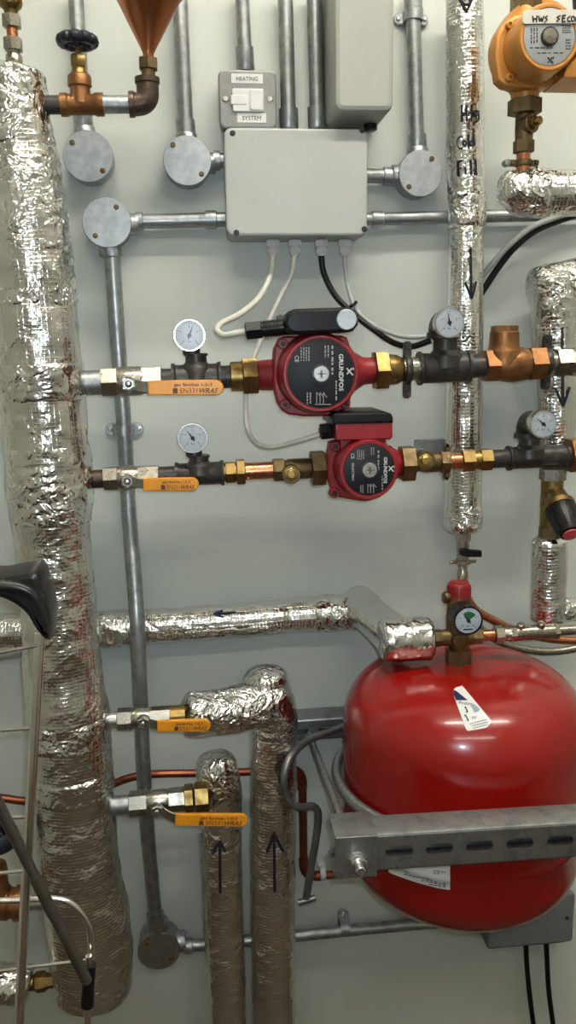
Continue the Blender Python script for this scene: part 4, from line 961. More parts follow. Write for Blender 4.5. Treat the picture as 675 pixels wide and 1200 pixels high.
part('vent_screw', lathe(MB(), c0, NF, [(DB - .001, 9.2 * s), (DB + .0022, 9.2 * s), (DB + .0034, 8 * s), (DB + .0038, 0)], 30, ref=EZ), M['nickel'], t, 'nickel vent screw')
tp = part('tape_label', pprism(MB(), [(613, 13.5), (616, 11.5), (700, 11), (700, 27), (640, 27.5), (615, 28), (612.5, 25)], DB + .0015, DB + .0004, .0002), M['tape'], t, 'off white tape label')
mb = MB(); q6 = lambda l: [(570 + x / 6, y / 6) for x, y in l]; mp = lambda x, y: P(x, y, DB + .0017)
for l in ([(325,112),(330,155)], [(355,110),(352,156)], [(325,134),(356,130)], [(368,112),(374,152),(384,125),(392,152),(404,112)], [(430,112),(412,122),(428,138),(408,156)],
          [(520,108),(496,120),(514,135),(492,152)], [(535,110),(532,152),(556,150)], [(535,110),(558,108)], [(534,130),(552,128)], [(590,112),(570,128),(572,148),(592,150)], arc(608,132,11,18,0,360), [(628,152),(632,112),(648,150),(652,110)], [(664,112),(662,152)]):
    stroke(mb, q6(l), .0008, mp)
part('handwriting', mb, M['marker'], tp, 'black handwriting HWS SECON')
fit('pipe_union', 'brass union nut above the orange pump at the photo top', 'pipe union', BL, [('h', -16, 17, 21), ('r', [(16, 17), (19, 17)])], 'brassdull', 'bronze pump unions')
fit('pipe_union', 'brass union nut right under the orange pump', 'pipe union', BL, [('r', [(112, 17), (117, 17)]), ('h', 114, 133, 21.5)], 'brassdull', 'bronze pump unions')
t = thing('isolating_valve', 'brass isolating valve under the orange pump', 'isolating valve', BL.at(178))
mb = MB(); BL.rev(mb, [(131, 11), (136, 11), (150, 11.5), (165, 11)], 26); BL.nut(mb, 163, 179, 13.5)
va = BL.at(146); vx = (V3((.45, -1, .05))).normalized(); vs_ = BL.s
lathe(mb, va, vx, [(0, 12 * vs_), (14 * vs_, 12 * vs_), (15.5 * vs_, 10.5 * vs_)], 26); part('body', mb, M['brassdull'], t)
mb = MB(); lathe(mb, va, vx, [(15 * vs_, 8 * vs_), (20 * vs_, 8 * vs_), (20.5 * vs_, 6.5 * vs_)], 6); lathe(mb, va, vx, [(20 * vs_, 5.2 * vs_), (27 * vs_, 5 * vs_), (28 * vs_, 3.5 * vs_)], 18); part('spindle', mb, M['brass'], t)
fit('copper_pipe', 'short copper pipe entering the foil elbow under the orange pump', 'copper pipe', BL, [('r', [(177, 9), (204, 9)])], 'copper', 'copper pipe pieces')
# clip round that copper pipe, ears left and right
c = BL.at(191); t = thing('pipe_clip', 'small brass ring clip round the copper under the orange pump', 'pipe clip', c - EZ * .005)
mb = MB(); ring(mb, c, BL.dir, 10.5 * vs_, 1.9 * vs_, 32, 8, 2.0)
for sg in (-1, 1): box(mb, c + EX * sg * 15 * vs_, (9 * vs_, 7.5 * vs_, .009), .0015)
part('ring', mb, M['brassdull'], t)
for sg in (-1, 1): part('bolt', lathe(MB(), c + EX * sg * 16 * vs_, NF, [(-.006, 3 * vs_), (.005, 3 * vs_), (.007, 2.4 * vs_), (.007, 0)], 14), M['brassdull'], t)
part('rod_nut', lathe(MB(), c - EX * 22.5 * vs_, NF, [(-.004, 4.6 * vs_), (.004, 4.6 * vs_), (.006, 3.6 * vs_), (.007, 0)], 16), M['galv'], t, 'grey nut')

# ================================================================== fittings at the upper left
AVL = Ln((11, -14), HD, (17, 80), HD)
t = thing('air_vent', 'brass air vent with copper piece standing on the foil header', 'air vent', AVL.at(78))
mb = MB(); AVL.rev(mb, [(-14, 15), (4, 15), (8, 13.5), (11, 9.5), (14, 8.5), (19, 8)], 28); part('body', mb, M['brass'], t)
mb = MB(); AVL.nut(mb, 17, 33, 12.3); part('upper_nut', mb, M['nickel'], t, 'nickel nut')
part('copper_piece', AVL.rev(MB(), [(31, 7.2), (46, 7.2)], 24), M['copper'], t, 'copper piece')
mb = MB(); AVL.nut(mb, 44, 60, 12.3); part('lower_nut', mb, M['nickel'], t, 'nickel nut')
mb = MB(); AVL.rev(mb, [(59, 9), (63, 8.5), (66, 10.5), (84, 10.5)], 26); pcyl(mb, 15.5, 71, [(HD + .008, 5), (HD + .0145, 5), (HD + .015, 4), (HD + .015, 2.4), (HD + .0135, 2.2), (HD + .0135, 0)], 18); part('base', mb, M['nickel'], t)
L0 = Ln((50, 123), HD, (190, 122), HD)
fit('pipe_nipple', 'dark nipple from the top of the foil header to the bronze valve', 'pipe nipple', L0, [('r', [(40, 10.5), (74, 10.5)])], 'iron', 'pipe nipples')
t = thing('gate_valve', 'bronze gate valve with scalloped dark handwheel', 'gate valve', L0.at(95) - EZ * .014)
mb = MB()
L0.rev(mb, [(71, 10), (71, 13.2), (79, 13.2), (80.5, 11.8), (110, 11.8), (112, 13.2), (121, 13.2), (121, 10)], 28)
c = L0.at(94.5); s = L0.s; Q = lambda y: (122.5 - y) * s
lathe(mb, c, EZ, [(0, 13 * s), (Q(112), 11.8 * s), (Q(104), 11.8 * s), (Q(102.5), 13.8 * s), (Q(92), 13.8 * s), (Q(90), 12.5 * s), (Q(89), 10 * s)], 32)
part('body', mb, M['bronze'], t)
mb = MB(); lathe(mb, c, EZ, [(Q(90), 10.5 * s), (Q(85), 8.2 * s), (Q(83), 8 * s)], 24); lathe(mb, c, EZ, [(Q(83), 8 * s), (Q(81), 9.4 * s), (Q(70), 9.4 * s), (Q(68), 8 * s)], 6); part('gland_nut', mb, M['brass'], t)
part('stem', lathe(MB(), c, EZ, [(Q(69), 3.2 * s), (Q(46), 3.2 * s)], 16), M['brass'], t)
mb = MB(); n = 120; R0 = 25 * s; H0 = Q(53); vs = []; fs = []; k = 10
for i in range(n):
    a = 2 * PI * i / n; d = V3((math.cos(a), math.sin(a), 0)); RR = R0 * (1 - .09 * max(0, math.cos(10 * a)) ** 2) - 6 * s
    for j in range(k):
        b = 2 * PI * j / k; vs.append(c + EZ * H0 + d * (RR + 6 * s * math.cos(b)) + EZ * 6.5 * s * math.sin(b))
for i in range(n):
    for j in range(k): fs.append([i * k + j, ((i + 1) % n) * k + j, ((i + 1) % n) * k + (j + 1) % k, i * k + (j + 1) % k])
mb.add(vs, fs)
lathe(mb, c, EZ, [(H0 - 6 * s, 6 * s), (H0 + 4 * s, 6 * s), (H0 + 5 * s, 4 * s), (H0 + 5 * s, 0)], 20)
for i in range(5):
    a = 2 * PI * i / 5 + .3; d = V3((math.cos(a), math.sin(a), 0)); tube(mb, [c + EZ * H0 + d * 4 * s, c + EZ * H0 + d * 17 * s], 3 * s, 8)
part('handwheel', mb, M['bluedark'], t, 'dark scalloped handwheel')
fit('pipe_nipple', 'galvanised nipple between the bronze gate valve and the dark elbow', 'pipe nipple', L0, [('r', [(119, 10.2), (156, 10.2)])], 'galv', 'pipe nipples')
t0 = L0.at(152); c1 = L0.at(173.5); q = [t0, L0.at(160)] + [c1 + V3((-9 * s + 12 * s * math.sin(PI / 2 * i / 8) - 3 * s, 0, 9 * s - 11 * s * math.cos(PI / 2 * i / 8) + 2 * s)) for i in range(1, 8)] + [c1 + EZ * 11 * s, c1 + EZ * 27 * s]
mb = MB(); tube(mb, catmull(q, .003), 13.2 * s, 26); lathe(mb, t0, EX, [(-1 * s, 14.8 * s), (5 * s, 14.8 * s), (6 * s, 13 * s)], 28); lathe(mb, c1 + EZ * 22 * s, EZ, [(0, 13 * s), (1 * s, 14.8 * s), (7 * s, 14.8 * s), (7 * s, 12 * s)], 28)
single('pipe_elbow', mb, M['ironbrown'], 'brown black iron elbow under the copper cone', 'pipe elbow')
LC = Ln((174, 96), HD, (173, -30), HD)
fit('compression_fitting', 'brass compression nut joining the copper cone to the iron elbow', 'pipe fitting', LC, [('r', [(96, 10), (89, 10), (88.5, 8.5), (80, 9)]), ('h', 82, 67.5, 13)], 'brassdull', 'brass compression fittings')
mb = MB(); LC.rev(mb, [(70, 6.6), (63, 7), (60, 8), (-4, 42), (-6, 44.5), (-12, 45), (-40, 44), (-60, 30), (-64, 0)], 56); single('copper_cone', mb, M['coppersheet'], 'copper cone tapering down into a brass nut at the top left', 'copper vessel')

# ================================================================== cold fill end valve and hose
LF = Ln((543, 615), FD, (542, 690), FD)
t = thing('drain_valve', 'small nickel valve with black lever under the cold fill pipe', 'small valve', LF.at(684))
mb = MB(); LF.rev(mb, [(612, 9), (624, 9)], 22); LF.nut(mb, 622, 634, 8.6); LF.rev(mb, [(633, 7), (655, 7)], 22); LF.nut(mb, 655, 661, 9); LF.rev(mb, [(660, 5.5), (667, 5.2), (669, 6.2), (683, 6.2)], 20)
for sg in (-1, 1): box(mb, LF.at(658) + EX * sg * 11 * LF.s, (9 * LF.s, 3.4 * LF.s, .005), .0012)
part('body', mb, M['nickel'], t)
mb = MB(); pprism(mb, [(539, 644.5), (546, 643), (552, 645), (565, 646), (565, 653), (548, 653), (540, 651)], FD + .018, FD + .010, .0015); part('lever', mb, M['black'], t, 'black lever')
q = catmull([P(x, y, d) for x, y, d in ((541, 680, FD), (543, 700, FD), (551, 722, .05), (570, 742, .05), (592, 755, .05), (620, 762, .05), (650, 763.5, .05), (690, 757, .05))], .004)
single('braided_hose', tube(MB(), q, [.0058 * (1 + .05 * (i % 2)) for i in range(len(q))], 14), M['nickel'], 'pale braided hose drooping behind the red vessel gauge', 'hose')
q = catmull([P(x, y, d) for x, y, d in ((545, 695, .075), (556, 713, .075), (578, 727, .075), (602, 738, .075), (640, 748, .075), (700, 752, .075))], .005)
single('copper_pipe', tube(MB(), q, .0058, 16), M['copper'], 'thin copper pipe sloping down behind the vessel gauge', 'copper pipe')

# ================================================================== red vessel
TD = .205
TC = P(540, 925, TD); tx = TC.x
def zt(py): return P(540, py, TD).z
ZT, ZB = VZT, VZB
VR = VRAD
vt = thing('expansion_vessel', 'large glossy red expansion vessel held in the channel bracket', 'expansion vessel', V3((tx, -TD, ZB)))
H = ZT - ZB; sh = .078; sb = .075
prof = []
for i in range(15):
    a = PI / 2 * i / 14; prof.append((sb * (1 - math.cos(a)) , VR * .985 * (math.sin(a)) ** .72 if i else 0))
ZS = (H - sh) * .47
prof += [(ZS - .006, VR * .985), (ZS - .004, VR * .99)]
mb = MB(); lathe(mb, V3((tx, -TD, ZB)), EZ, prof, 96); part('lower_shell', mb, M['red'], vt)
prof = [(ZS - .004, VR * .975), (ZS - .005, VR * 1.0), (ZS, VR * 1.012), (ZS + .006, VR * 1.004), (ZS + .011, VR), (H - sh, VR)]
for i in range(1, 25):
    a = PI / 2 * (1 - (1 - i / 24) ** 1.5); prof.append((H - sh + sh * math.sin(a) ** 1.0, VR * max(0, math.cos(a)) ** .52))
mb = MB(); lathe(mb, V3((tx, -TD, ZB)), EZ, prof, 96); us = part('upper_shell', mb, M['red'], vt)
vm = MB()
for ch in vt.children:
    for p in ch.data.polygons: pass
    b = len(vm.v); vm.v += [v.co + vt.location for v in ch.data.vertices]; vm.f += [[b + k for k in p.vertices] for p in ch.data.polygons]
BV = BVHTree.FromPolygons(vm.v, vm.f)
def on_vessel(lift=.0006):
    def mp(px, py):
        h = BV.ray_cast(CAM, ray(px, py).normalized())
        return h[0] + (h[1] if h[1].dot(ray(px, py)) < 0 else -h[1]) * lift if h[0] is not None else None
    return mp
def patch(poly, lift=.0005, step=2.0):
    """thin sticker over the vessel: photo outline laid on the curved shell"""
    xs = [p[0] for p in poly]; ys = [p[1] for p in poly]; mb = MB(); mp = on_vessel(lift)
    n = 26; vs = []; fs = []; ok = {}
    def span(y):
        c = []
        for (xa, ya), (xb, yb) in zip(poly, poly[1:] + poly[:1]):
            if (ya <= y < yb) or (yb <= y < ya): c.append(xa + (xb - xa) * (y - ya) / (yb - ya))
        return (min(c), max(c)) if len(c) > 1 else None
    rows = []
    for i in range(n + 1):
        y = min(ys) + .02 + (max(ys) - min(ys) - .04) * i / n; sp_ = span(y)
        if sp_:
            row = [mp(sp_[0] + (sp_[1] - sp_[0]) * j / 12, y) for j in range(13)]
            if all(r_ is not None for r_ in row): rows.append(row)
    for r_ in rows: vs += r_
    for i in range(len(rows) - 1):
        for j in range(12): fs.append([i * 13 + j, i * 13 + j + 1, (i + 1) * 13 + j + 1, (i + 1) * 13 + j])
    mb.add(vs, fs); return mb
def vtext(mb, t_, cx, cy, w, h, ang=0, shear=0.0, lift=.0011):
    v, f = text_mesh(t_, shear); mp = on_vessel(lift); ww = max(p.x for p in v) - min(p.x for p in v); ca, sa = math.cos(math.radians(ang)), math.sin(math.radians(ang)); o = []
    for p in v:
        a = p.x * w / ww; b = -p.y * h; q_ = mp(cx + a * ca - b * sa, cy + a * sa + b * ca)
        if q_ is None: return
        o.append(q_)
    mb.add(o, f)
k = lambda l: [(525 + x / 11.25, 800 + y / 11.25) for x, y in l]
lab = part('label_sticker', patch(k([(70, 100), (120, 52), (185, 45), (215, 75), (580, 515), (505, 600), (262, 638), (235, 610), (100, 240), (75, 170)])), M['label'], us, 'white wedge shaped label')
part('navy_corner', patch(k([(72, 104), (100, 108), (262, 238), (106, 238), (76, 168)]), .0008), M['navy'], us, 'navy corner of the label')
mb = MB(); vtext(mb, 'Pratex', 525 + 233 / 11.25, 800 + 280 / 11.25, 16, 5.4, 3); part('lettering', mb, M['navy'], us, 'navy label lettering')
mb = MB(); mp = on_vessel(.001)
for l in ([(215, 330), (232, 330), (258, 392), (240, 394)], [(215, 432), (232, 435), (268, 502), (250, 503)]): stroke(mb, k(l), .0007, mp)
vtext(mb, '\u260e' if False else 'W', 525 + 342 / 11.25, 800 + 468 / 11.25, 6, 5)
for (a, b, c_, d_) in ((285, 548, 510, 490), (315, 575, 530, 520), (335, 602, 530, 555)): 
    n_ = 9
    for i in range(n_):
        f0, f1 = i / n_, (i + .7) / n_
        stroke(mb, k([(a + (c_ - a) * f0, b + (d_ - b) * f0), (a + (c_ - a) * f1, b + (d_ - b) * f1)]), .00035, mp)
part('label_print', mb, M['ink'], us, 'black label print')
part('label_picture', patch(k([(295, 310), (340, 285), (420, 350), (400, 385), (350, 400), (325, 355)]), .0008), M['bluegrey'], us, 'grey blue label picture')
ls_ = [c_ for c_ in vt.children if c_.name.startswith('lower_shell')][0]
k2 = lambda l: [(455 + x / 8.44, 1000 + y / 8.44) for x, y in l]
part('label_sticker', patch(k2([(0, -60), (612, -60), (612, 360), (500, 345), (300, 292), (130, 235), (5, 188)])), M['label'], ls_, 'white data label')
mb = MB(); vtext(mb, 'CE', 455 + 480 / 8.44, 1000 + 185 / 8.44, 7.5, 6.2, 3); mp = on_vessel(.001)
for (a, b, c_, d_) in ((160, 200, 580, 300), (330, 262, 580, 315), (405, 300, 580, 332), (525, 178, 570, 184)):
    n_ = max(2, int((c_ - a) / 40))
    for i in range(n_):
        f0, f1 = i / n_, (i + .75) / n_
        stroke(mb, k2([(a + (c_ - a) * f0, b + (d_ - b) * f0), (a + (c_ - a) * f1, b + (d_ - b) * f1)]), .00045, mp)
part('label_print', mb, M['ink'], ls_, 'black label print')
# bracket: cradle ring, front and rear channel, rods
zr = ZR
t = single('cradle_ring', ring(MB(), V3((tx, -TD, zr)), EZ, VR + .009, .0065, 96, 12, 1.25), M['galv'], 'grey steel ring round the waist of the red vessel', 'bracket ring')
def channel(label, x0, y0, x1, y1, df, h, dep, slots, group='slotted channels', front=True):
    """slotted steel channel lying level: slots (fraction) along its face"""
    A = P(x0, y0, df); B = P(x1, y1, df); U = (B - A); L = U.length; U.normalize(); W = NF.cross(U) * -1
    if W.z < 0: W = -W
    t = thing('slotted_channel', label, 'channel bracket', A - W * h / 2, group)
    nx = 260; cells = []
    # face plate with rounded slots, cut as a grid strip
    mb = MB(); th = .0025; sl, sw = .030, .0125
    def strip(u0, u1, w0a, w0b, w1a, w1b, N0=0.0):
        v = [A + U * u0 + W * w0a, A + U * u1 + W * w1a, A + U * u1 + W * w1b, A + U * u0 + W * w0b]
        mb.add(v + [p - NF * th for p in v], [[0, 1, 2, 3], [7, 6, 5, 4], [0, 4, 5, 1], [2, 6, 7, 3], [1, 5, 6, 2], [3, 7, 4, 0]])
    edges = [0.0]; 
    for s_ in slots: edges += [s_ - sl / 2 + sl * i / 14 for i in range(15)]
    edges = sorted(e for e in edges if 0 <= e <= L) + [L]
    def hw(u):
        for s_ in slots:
            d = abs(u - s_)
            if d < sl / 2 - 1e-6:
                c = sl / 2 - sw / 2
                return sw / 2 if d < c else math.sqrt(max(0, (sw / 2) ** 2 - (d - c) ** 2))
        return 0.0
    for a, b in zip(edges, edges[1:]):
        ha, hb = hw(a), hw(b)
        if ha == 0 and hb == 0: strip(a, b, -h / 2 + .003, h / 2 - .003, -h / 2 + .003, h / 2 - .003)
        else:
            strip(a, b, -h / 2 + .003, -ha, -h / 2 + .003, -hb); strip(a, b, ha, h / 2 - .003, hb, h / 2 - .003)
    for sg in (-1, 1):     # folded sides with a rounded corner
        pr = [(h / 2 - .003, 0), (h / 2 - .0009, -.0009), (h / 2, -.003), (h / 2, -dep), (h / 2 - .008, -dep), (h / 2 - .008, -dep + .006), (h / 2 - .0055, -dep + .006), (h / 2 - .0055, -dep + .0025), (h / 2 - .0025, -dep + .0025), (h / 2 - .0025, -.0035), (h / 2 - .003, -th)]
        n = len(pr); v = []
        for u in (0, L): v += [A + U * u + W * sg * w_ + NF * n_ for w_, n_ in pr]
        mb.add(v, [[i, (i + 1) % n, n + (i + 1) % n, n + i] for i in range(n)] + [list(range(n)), list(range(n, 2 * n))])
    part('profile', mb, M['strut'], t, angle=30)
    return t, A, U, W, L
ch, A, U, W, L = channel('slotted steel channel across the front of the red vessel', 393, 1003, 720, 982, SFD, .042, .036, [])
L0_ = L; bpy.data.objects.remove(ch.children[0]); bpy.data.objects.remove(ch)
s = S(500, 998, SFD)
def uat(px): 
    p = P(px, 996, SFD); return (p - A).dot(U)
ch, A, U, W, L = channel('slotted steel channel across the front of the red vessel', 393, 1003, 720, 982, SFD, .042, .036, [uat(x) for x in (468, 515, 562, 609, 656, 703)])
mb = MB(); hh = .047; c = A + U * .021
box(mb, c + NF * .003, (.044, hh, .004), .001, U=U, Vv=W); box(mb, c + W * (hh / 2 - .002) - NF * .019, (.044, .004, .046), .001, U=U, Vv=W); box(mb, c - W * (hh / 2 - .002) - NF * .019, (.044, .004, .046), .001, U=U, Vv=W)
part('end_bracket', mb, M['strut'], ch)
bc = P(419, 1009, SFD + .005)
mb = MB(); lathe(mb, bc, NF, [(-.002, .0105), (.001, .0105), (.0015, .0095)], 24); lathe(mb, bc, NF, [(.001, .0085), (.0075, .0085), (.0082, .0075)], 6); lathe(mb, bc, NF, [(.007, .0052), (.018, .0050), (.019, .004)], 16); part('bolt', mb, M['chrome'], ch, 'bright protruding bolt')
rear, A2, U2, W2, L2_ = channel('slotted wall channel behind the red vessel and risers', 326, 858, 560, 842, .041, .034, .038, [.03, .075, .12, .165], group='slotted channels')
ra = P(364, 866, .045); rb_ = P(409, 981, SFD - .02)
mb = MB(); n = 70; ax = (rb_ - ra)
lathe(mb, ra, ax, [(ax.length * i / (2 * n), .0048 - (.0006 if i % 2 else 0)) for i in range(2 * n + 1)], 14)
single('threaded_rod', mb, M['galv'], 'zinc threaded rod sloping from the wall channel to the front channel', 'threaded rod')
mb = MB(); lathe(mb, ra - ax.normalized() * .004, ax, [(0, .009), (.008, .009)], 6); single('rod_nut', mb, M['galv'], 'zinc nut at the wall end of the threaded rod', 'nut')
# small galvanised plate on the wall behind the lower line
mb = MB(); pbox(mb, 487, 515, 522, 534, .012, .001, .001, .002); single('wall_plate', mb, M['strut'], 'small galvanised plate on the wall just left of the cold fill pipe', 'wall plate')
# bent bar
q = catmull([P(x, y, d) for x, y, d in ((402, 851, .06), (385, 858, .07), (364, 866, .09), (347, 879, .13), (336, 896, .152), (333, 915, .158), (336, 932, .158), (343, 943, .158), (356, 946, .155), (367, 945, .15), (372, 950, .15), (373, 958, .15), (370, 985, .15), (364, 1020, .15), (359, 1052, .15))], .003)
t = thing('bent_bar', 'bent grey steel bar hooking down left of the red vessel', 'steel bar', q[-1])
part('bar', tube(MB(), q, .0052, 18), M['steelbar'], t)
a, b = P(349.5, 1058, .15), P(370, 1052, .15); part('cross_foot', tube(MB(), [a, b], .0042, 16), M['steelbar'], t, 'short cross piece at its foot')
# dark copper pipe
q = [P(x, y, .03) for x, y in ((-30, 932), (8, 936), (30, 939), (70, 938), (120, 924), (150, 912), (172, 908), (240, 906), (338, 903))]
c1 = catmull(q, .006)
t = thing('copper_pipe', 'dark copper pipe running behind the header and risers then down', 'copper pipe', P(353, 1020, .03))
part('pipe', tube(MB(), c1, .0058, 18), M['copperdull'], t)
s = S(350, 905, .03)
q = catmull([P(334, 903, .03), P(345, 903, .03), P(351, 907, .03), P(354, 915, .03), P(354, 925, .03)], .002); part('elbow', tube(MB(), q, .0075, 18), M['copperdull'], t)
part('drop', tube(MB(), [P(354.5, 920, .03), P(356, 1012, .03)], .0062, 18), M['copperdull'], t)
q = catmull([P(355.7, 1006, .03), P(356.5, 1016, .03), P(360, 1023, .03), P(368, 1026, .03), P(376, 1026, .03)], .002); part('elbow', tube(MB(), q, .0075, 18), M['copperdull'], t)
part('tail', tube(MB(), [P(372, 1026, .03), P(460, 1021, .03)], .0062, 18), M['copperdull'], t)
mb = MB(); c = P(378, 1023, .03); ring(mb, c, EX, .0085, .0022, 28, 8, 2.0); box(mb, c + EY * .018, (.011, .014, .02), .002); single('pipe_bracket', mb, M['white'], 'white plastic clip on the dark copper pipe left of the front channel', 'pipe clip')
# ------------------------------------------------------------------ vessel head group
LM = Ln((506, 748), TD, (675, 738), TD)
t = thing('vessel_manifold', 'brass safety manifold with red cap on top of the vessel', 'safety valve', V3((tx, -TD, ZT)))
LVV = Ln((538, 682), TD, (537, 780), TD); s = LVV.s
mb = MB(); LM.nut(mb, 506, 517, 10); LM.rev(mb, [(516, 9), (530, 10), (552, 10)], 24); LM.nut(mb, 551, 564, 9.6)
LVV.rev(mb, [(696, 12), (702, 13.5), (712, 13), (722, 14), (752, 12.5), (761, 10)], 28)
pcyl(mb, 538, 752, [(TD, 8), (TD + .016, 8), (TD + .018, 6.5), (TD + .018, 0)], 20)
o = P(526, 700, TD); lathe(mb, o + EX * 4 * s, -EX, [(0, 6 * s), (4 * s, 7 * s), (9 * s, 7 * s), (11 * s, 5 * s)], 18)
part('body', mb, M['brassdull'], t)
mb = MB(); LVV.nut(mb, 759, 779, 15); LVV.rev(mb, [(776, 11), (790, 11)], 24); part('bottom_nut', mb, M['brassdull'], t)
mb = MB(); LVV.rev(mb, [(701, 12.3), (684, 12.3), (682.5, 11.3)], 32); LVV.rev(mb, [(683, 8), (681.5, 8)], 24)
for i in range(22):
    a = 2 * PI * i / 22; d = V3((math.cos(a), math.sin(a), 0)); tube(mb, [LVV.at(699) + d * 12.4 * s, LVV.at(686) + d * 12.4 * s], .9 * s, 6)
part('cap', mb, M['redcap'], t, 'red ribbed cap')
gauge('white faced gauge with green sector on the red vessel', 549, 727.5, 17.6, TD + .055, 130, red=True, depth=.03)
fit('copper_pipe', 'short copper pipe right of the vessel manifold', 'copper pipe', LM, [('r', [(560, 6.4), (584, 6.4)])], 'copper', 'copper pipe pieces')
t = thing('check_valve', 'nickel double check valve right of the vessel gauge', 'check valve', LM.at(615) - EZ * .01)
mb = MB(); LM.nut(mb, 578, 589, 10.5); LM.rev(mb, [(588, 7.5), (595, 8), (597, 9)], 22); LM.nut(mb, 595, 604, 9.4); LM.rev(mb, [(603, 8.6), (648, 8.6)], 26); LM.nut(mb, 647, 654, 9.6); LM.rev(mb, [(653, 6), (668, 6), (700, 5.8)], 20)
part('body', mb, M['nickel'], t)
for v in (608, 632):
    c = LM.at(v); mb = MB(); lathe(mb, c, V3((0, -.35, 1)), [(0, 4.6 * s), (12.5 * s, 4.6 * s), (13.5 * s, 3.6 * s), (13.5 * s, 0)], 6 if v == 608 else 14); part('test_plug', mb, M['nickel'], t)
# ================================================================== lower left, behind the rack
t = thing('gate_valve', 'bronze gate valve half hidden behind the chrome rack', 'gate valve', P(5, 1075, HD))
LZ = Ln((-30, 1058), HD, (60, 1058), HD); s = LZ.s
mb = MB(); LZ.rev(mb, [(-30, 19), (-6, 19), (-4, 20), (10, 20), (12, 18), (18, 18), (18, 21), (29, 21), (29, 16)], 30); c = LZ.at(-4); lathe(mb, c, EZ, [(0, 18 * s), (20 * s, 17 * s), (24 * s, 15 * s), (40 * s, 16 * s), (50 * s, 15 * s), (52 * s, 10 * s)], 28); part('body', mb, M['bronze'], t)
mb = MB(); ring(mb, P(-4, 982, HD), EZ, 20 * s, 6 * s, 40, 10, 1.8); lathe(mb, P(-4, 985, HD), EZ, [(-8 * s, 7 * s), (8 * s, 7 * s)], 18)
for i in range(4):
    a = PI / 2 * i + .4; d = V3((math.cos(a), math.sin(a), 0)); tube(mb, [P(-4, 984, HD), P(-4, 984, HD) + d * 19 * s], 3 * s, 8)
part('handwheel', mb, M['bluedark'], t, 'dark handwheel')
part('stem', lathe(MB(), c, EZ, [(50 * s, 4 * s), (78 * s, 4 * s)], 14), M['brass'], t)
fit('pipe_nipple', 'galvanised nipple from the half hidden bronze valve to the header', 'pipe nipple', LZ, [('r', [(26, 8.5), (64, 8.5)])], 'galv', 'pipe nipples')
# ================================================================== chrome rack at the front left
KD = .42
ks = S(40, 950, KD)
t = thing('wire_rack', 'folding chrome wire rack with black plastic corner at the lower left', 'wire rack', P(20, 1280, KD))
def rtube(name, l, rpx, m='rackchrome', label=None, seg=16, smooth=True):
    q = [P(x, y, d) for x, y, d in l]
    if len(q) > 2: q = catmull(q, .004)
    return part(name, tube(MB(), q, rpx * ks, seg), M[m], t, label)
rtube('upright', [(47, 742, KD), (38, 900, KD + .01), (29, 1060, KD + .02), (18, 1290, KD + .04)], 5.8)
rtube('upright', [(104, 1120, KD + .01), (103, 1180, KD + .01), (100, 1290, KD + .01)], 4.0)
rtube('bent_rail', [(-60, 1057, KD), (23, 1055, KD), (60, 1053.5, KD), (78, 1056, KD), (94, 1068, KD), (104, 1086, KD), (106.5, 1105, KD), (106, 1135, KD)], 4.0)
for y0, y1, xe, r_ in ((767, 755.5, 48, 2.1), (857, 853, 42, 2.1), (960, 957, 37, 2.2), (1025, 1020.5, 30, 2.2), (1136, 1124.5, 106, 2.1)):
    rtube('cross_wire', [(-60, y0 + (y0 - y1) * .8, KD), (xe, y1, KD + .004)], r_)
rtube('diagonal_strut', [(-40, 866, KD + .05), (102, 1150, KD + .02)], 6.4, 'strutdark', 'dull folding diagonal strut')
part('strut_sleeve', tube(MB(), [P(40, 1026, KD + .034), P(62, 1071, KD + .029)], 6.9 * ks, 16), M['strutdark'], t)
sl = MB(); q = [P(106, 1130, KD + .008), P(104, 1150, KD + .008), P(102, 1178, KD + .008)]; tube(sl, q, [7 * ks, 7.2 * ks, 8.4 * ks], 18); part('rubber_sleeve', sl, M['black'], t, 'black rubber sleeve')
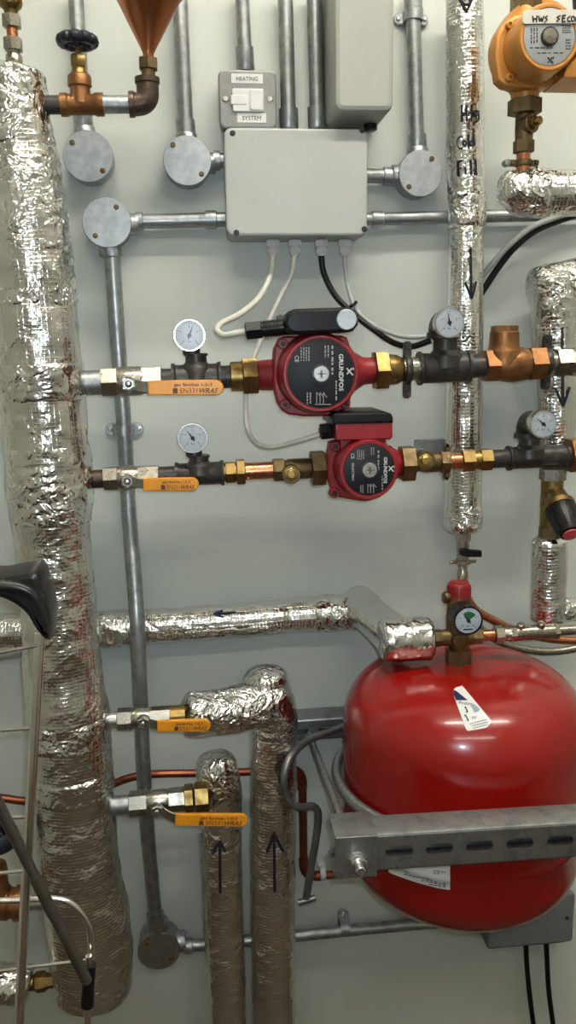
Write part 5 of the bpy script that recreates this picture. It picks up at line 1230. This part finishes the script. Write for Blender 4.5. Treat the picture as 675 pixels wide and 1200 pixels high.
k = lambda l: [(x / 5.625, 640 + y / 5.625) for x, y in l]
cp = part('corner_cap', pprism(MB(), [(-60, 678)] + k([(0, 205), (100, 186), (170, 174), (210, 170), (238, 178), (256, 196), (268, 222), (276, 250), (274, 290), (300, 322), (312, 355), (320, 395), (327, 450), (330, 520), (326, 580), (321, 634), (300, 628), (280, 618), (255, 590), (230, 560), (205, 515), (180, 470), (142, 430), (100, 398), (50, 370), (0, 350)]) + [(-60, 702)], KD + .03, KD - .012, .006), M['blacksatin'], t, 'black moulded plastic corner')
mb = MB(); q = catmull([P(x, y, KD + .031) for x, y in k([(-120, 262), (0, 262), (90, 268), (160, 285), (215, 320), (255, 380), (285, 460), (305, 560)])], .004); tube(mb, q, [.0075 * (1 - .75 * i / len(q)) for i in range(len(q))], 14); part('ridge', mb, M['blacksatin'], cp)
part('rivet', pcyl(MB(), 7, 694, [(KD + .028, 2), (KD + .032, 2), (KD + .033, 1), (KD + .033, 0)], 14), M['chrome'], cp, 'small bright rivet')
# ================================================================== light and colour
fl = bpy.data.lights.new('camera_flash', 'SPOT'); fl.energy = FLASH; fl.color = (.74, .88, 1.0); fl.shadow_soft_size = .006; fl.spot_size = math.radians(84); fl.spot_blend = 1.0
fo = bpy.data.objects.new('camera_flash', fl); COL.objects.link(fo)
fo.matrix_world = cam_o.matrix_world.copy(); fo.location = CAM + cr * .012 - cd * .02
w = bpy.data.worlds.new('world'); SC.world = w; w.use_nodes = True
w.node_tree.nodes['Background'].inputs[0].default_value = (.5, .55, .6, 1); w.node_tree.nodes['Background'].inputs[1].default_value = .2
vs = SC.view_settings; vs.view_transform = 'Standard'; vs.look = 'None'; vs.gamma = 1; vs.use_curve_mapping = False; vs.exposure = EXPOSURE
SC.cycles.use_denoising = True; SC.cycles.max_bounces = 6; SC.cycles.diffuse_bounces = 4; SC.cycles.glossy_bounces = 4; SC.cycles.sample_clamp_indirect = 4
SC.cycles.caustics_reflective = False; SC.cycles.caustics_refractive = False
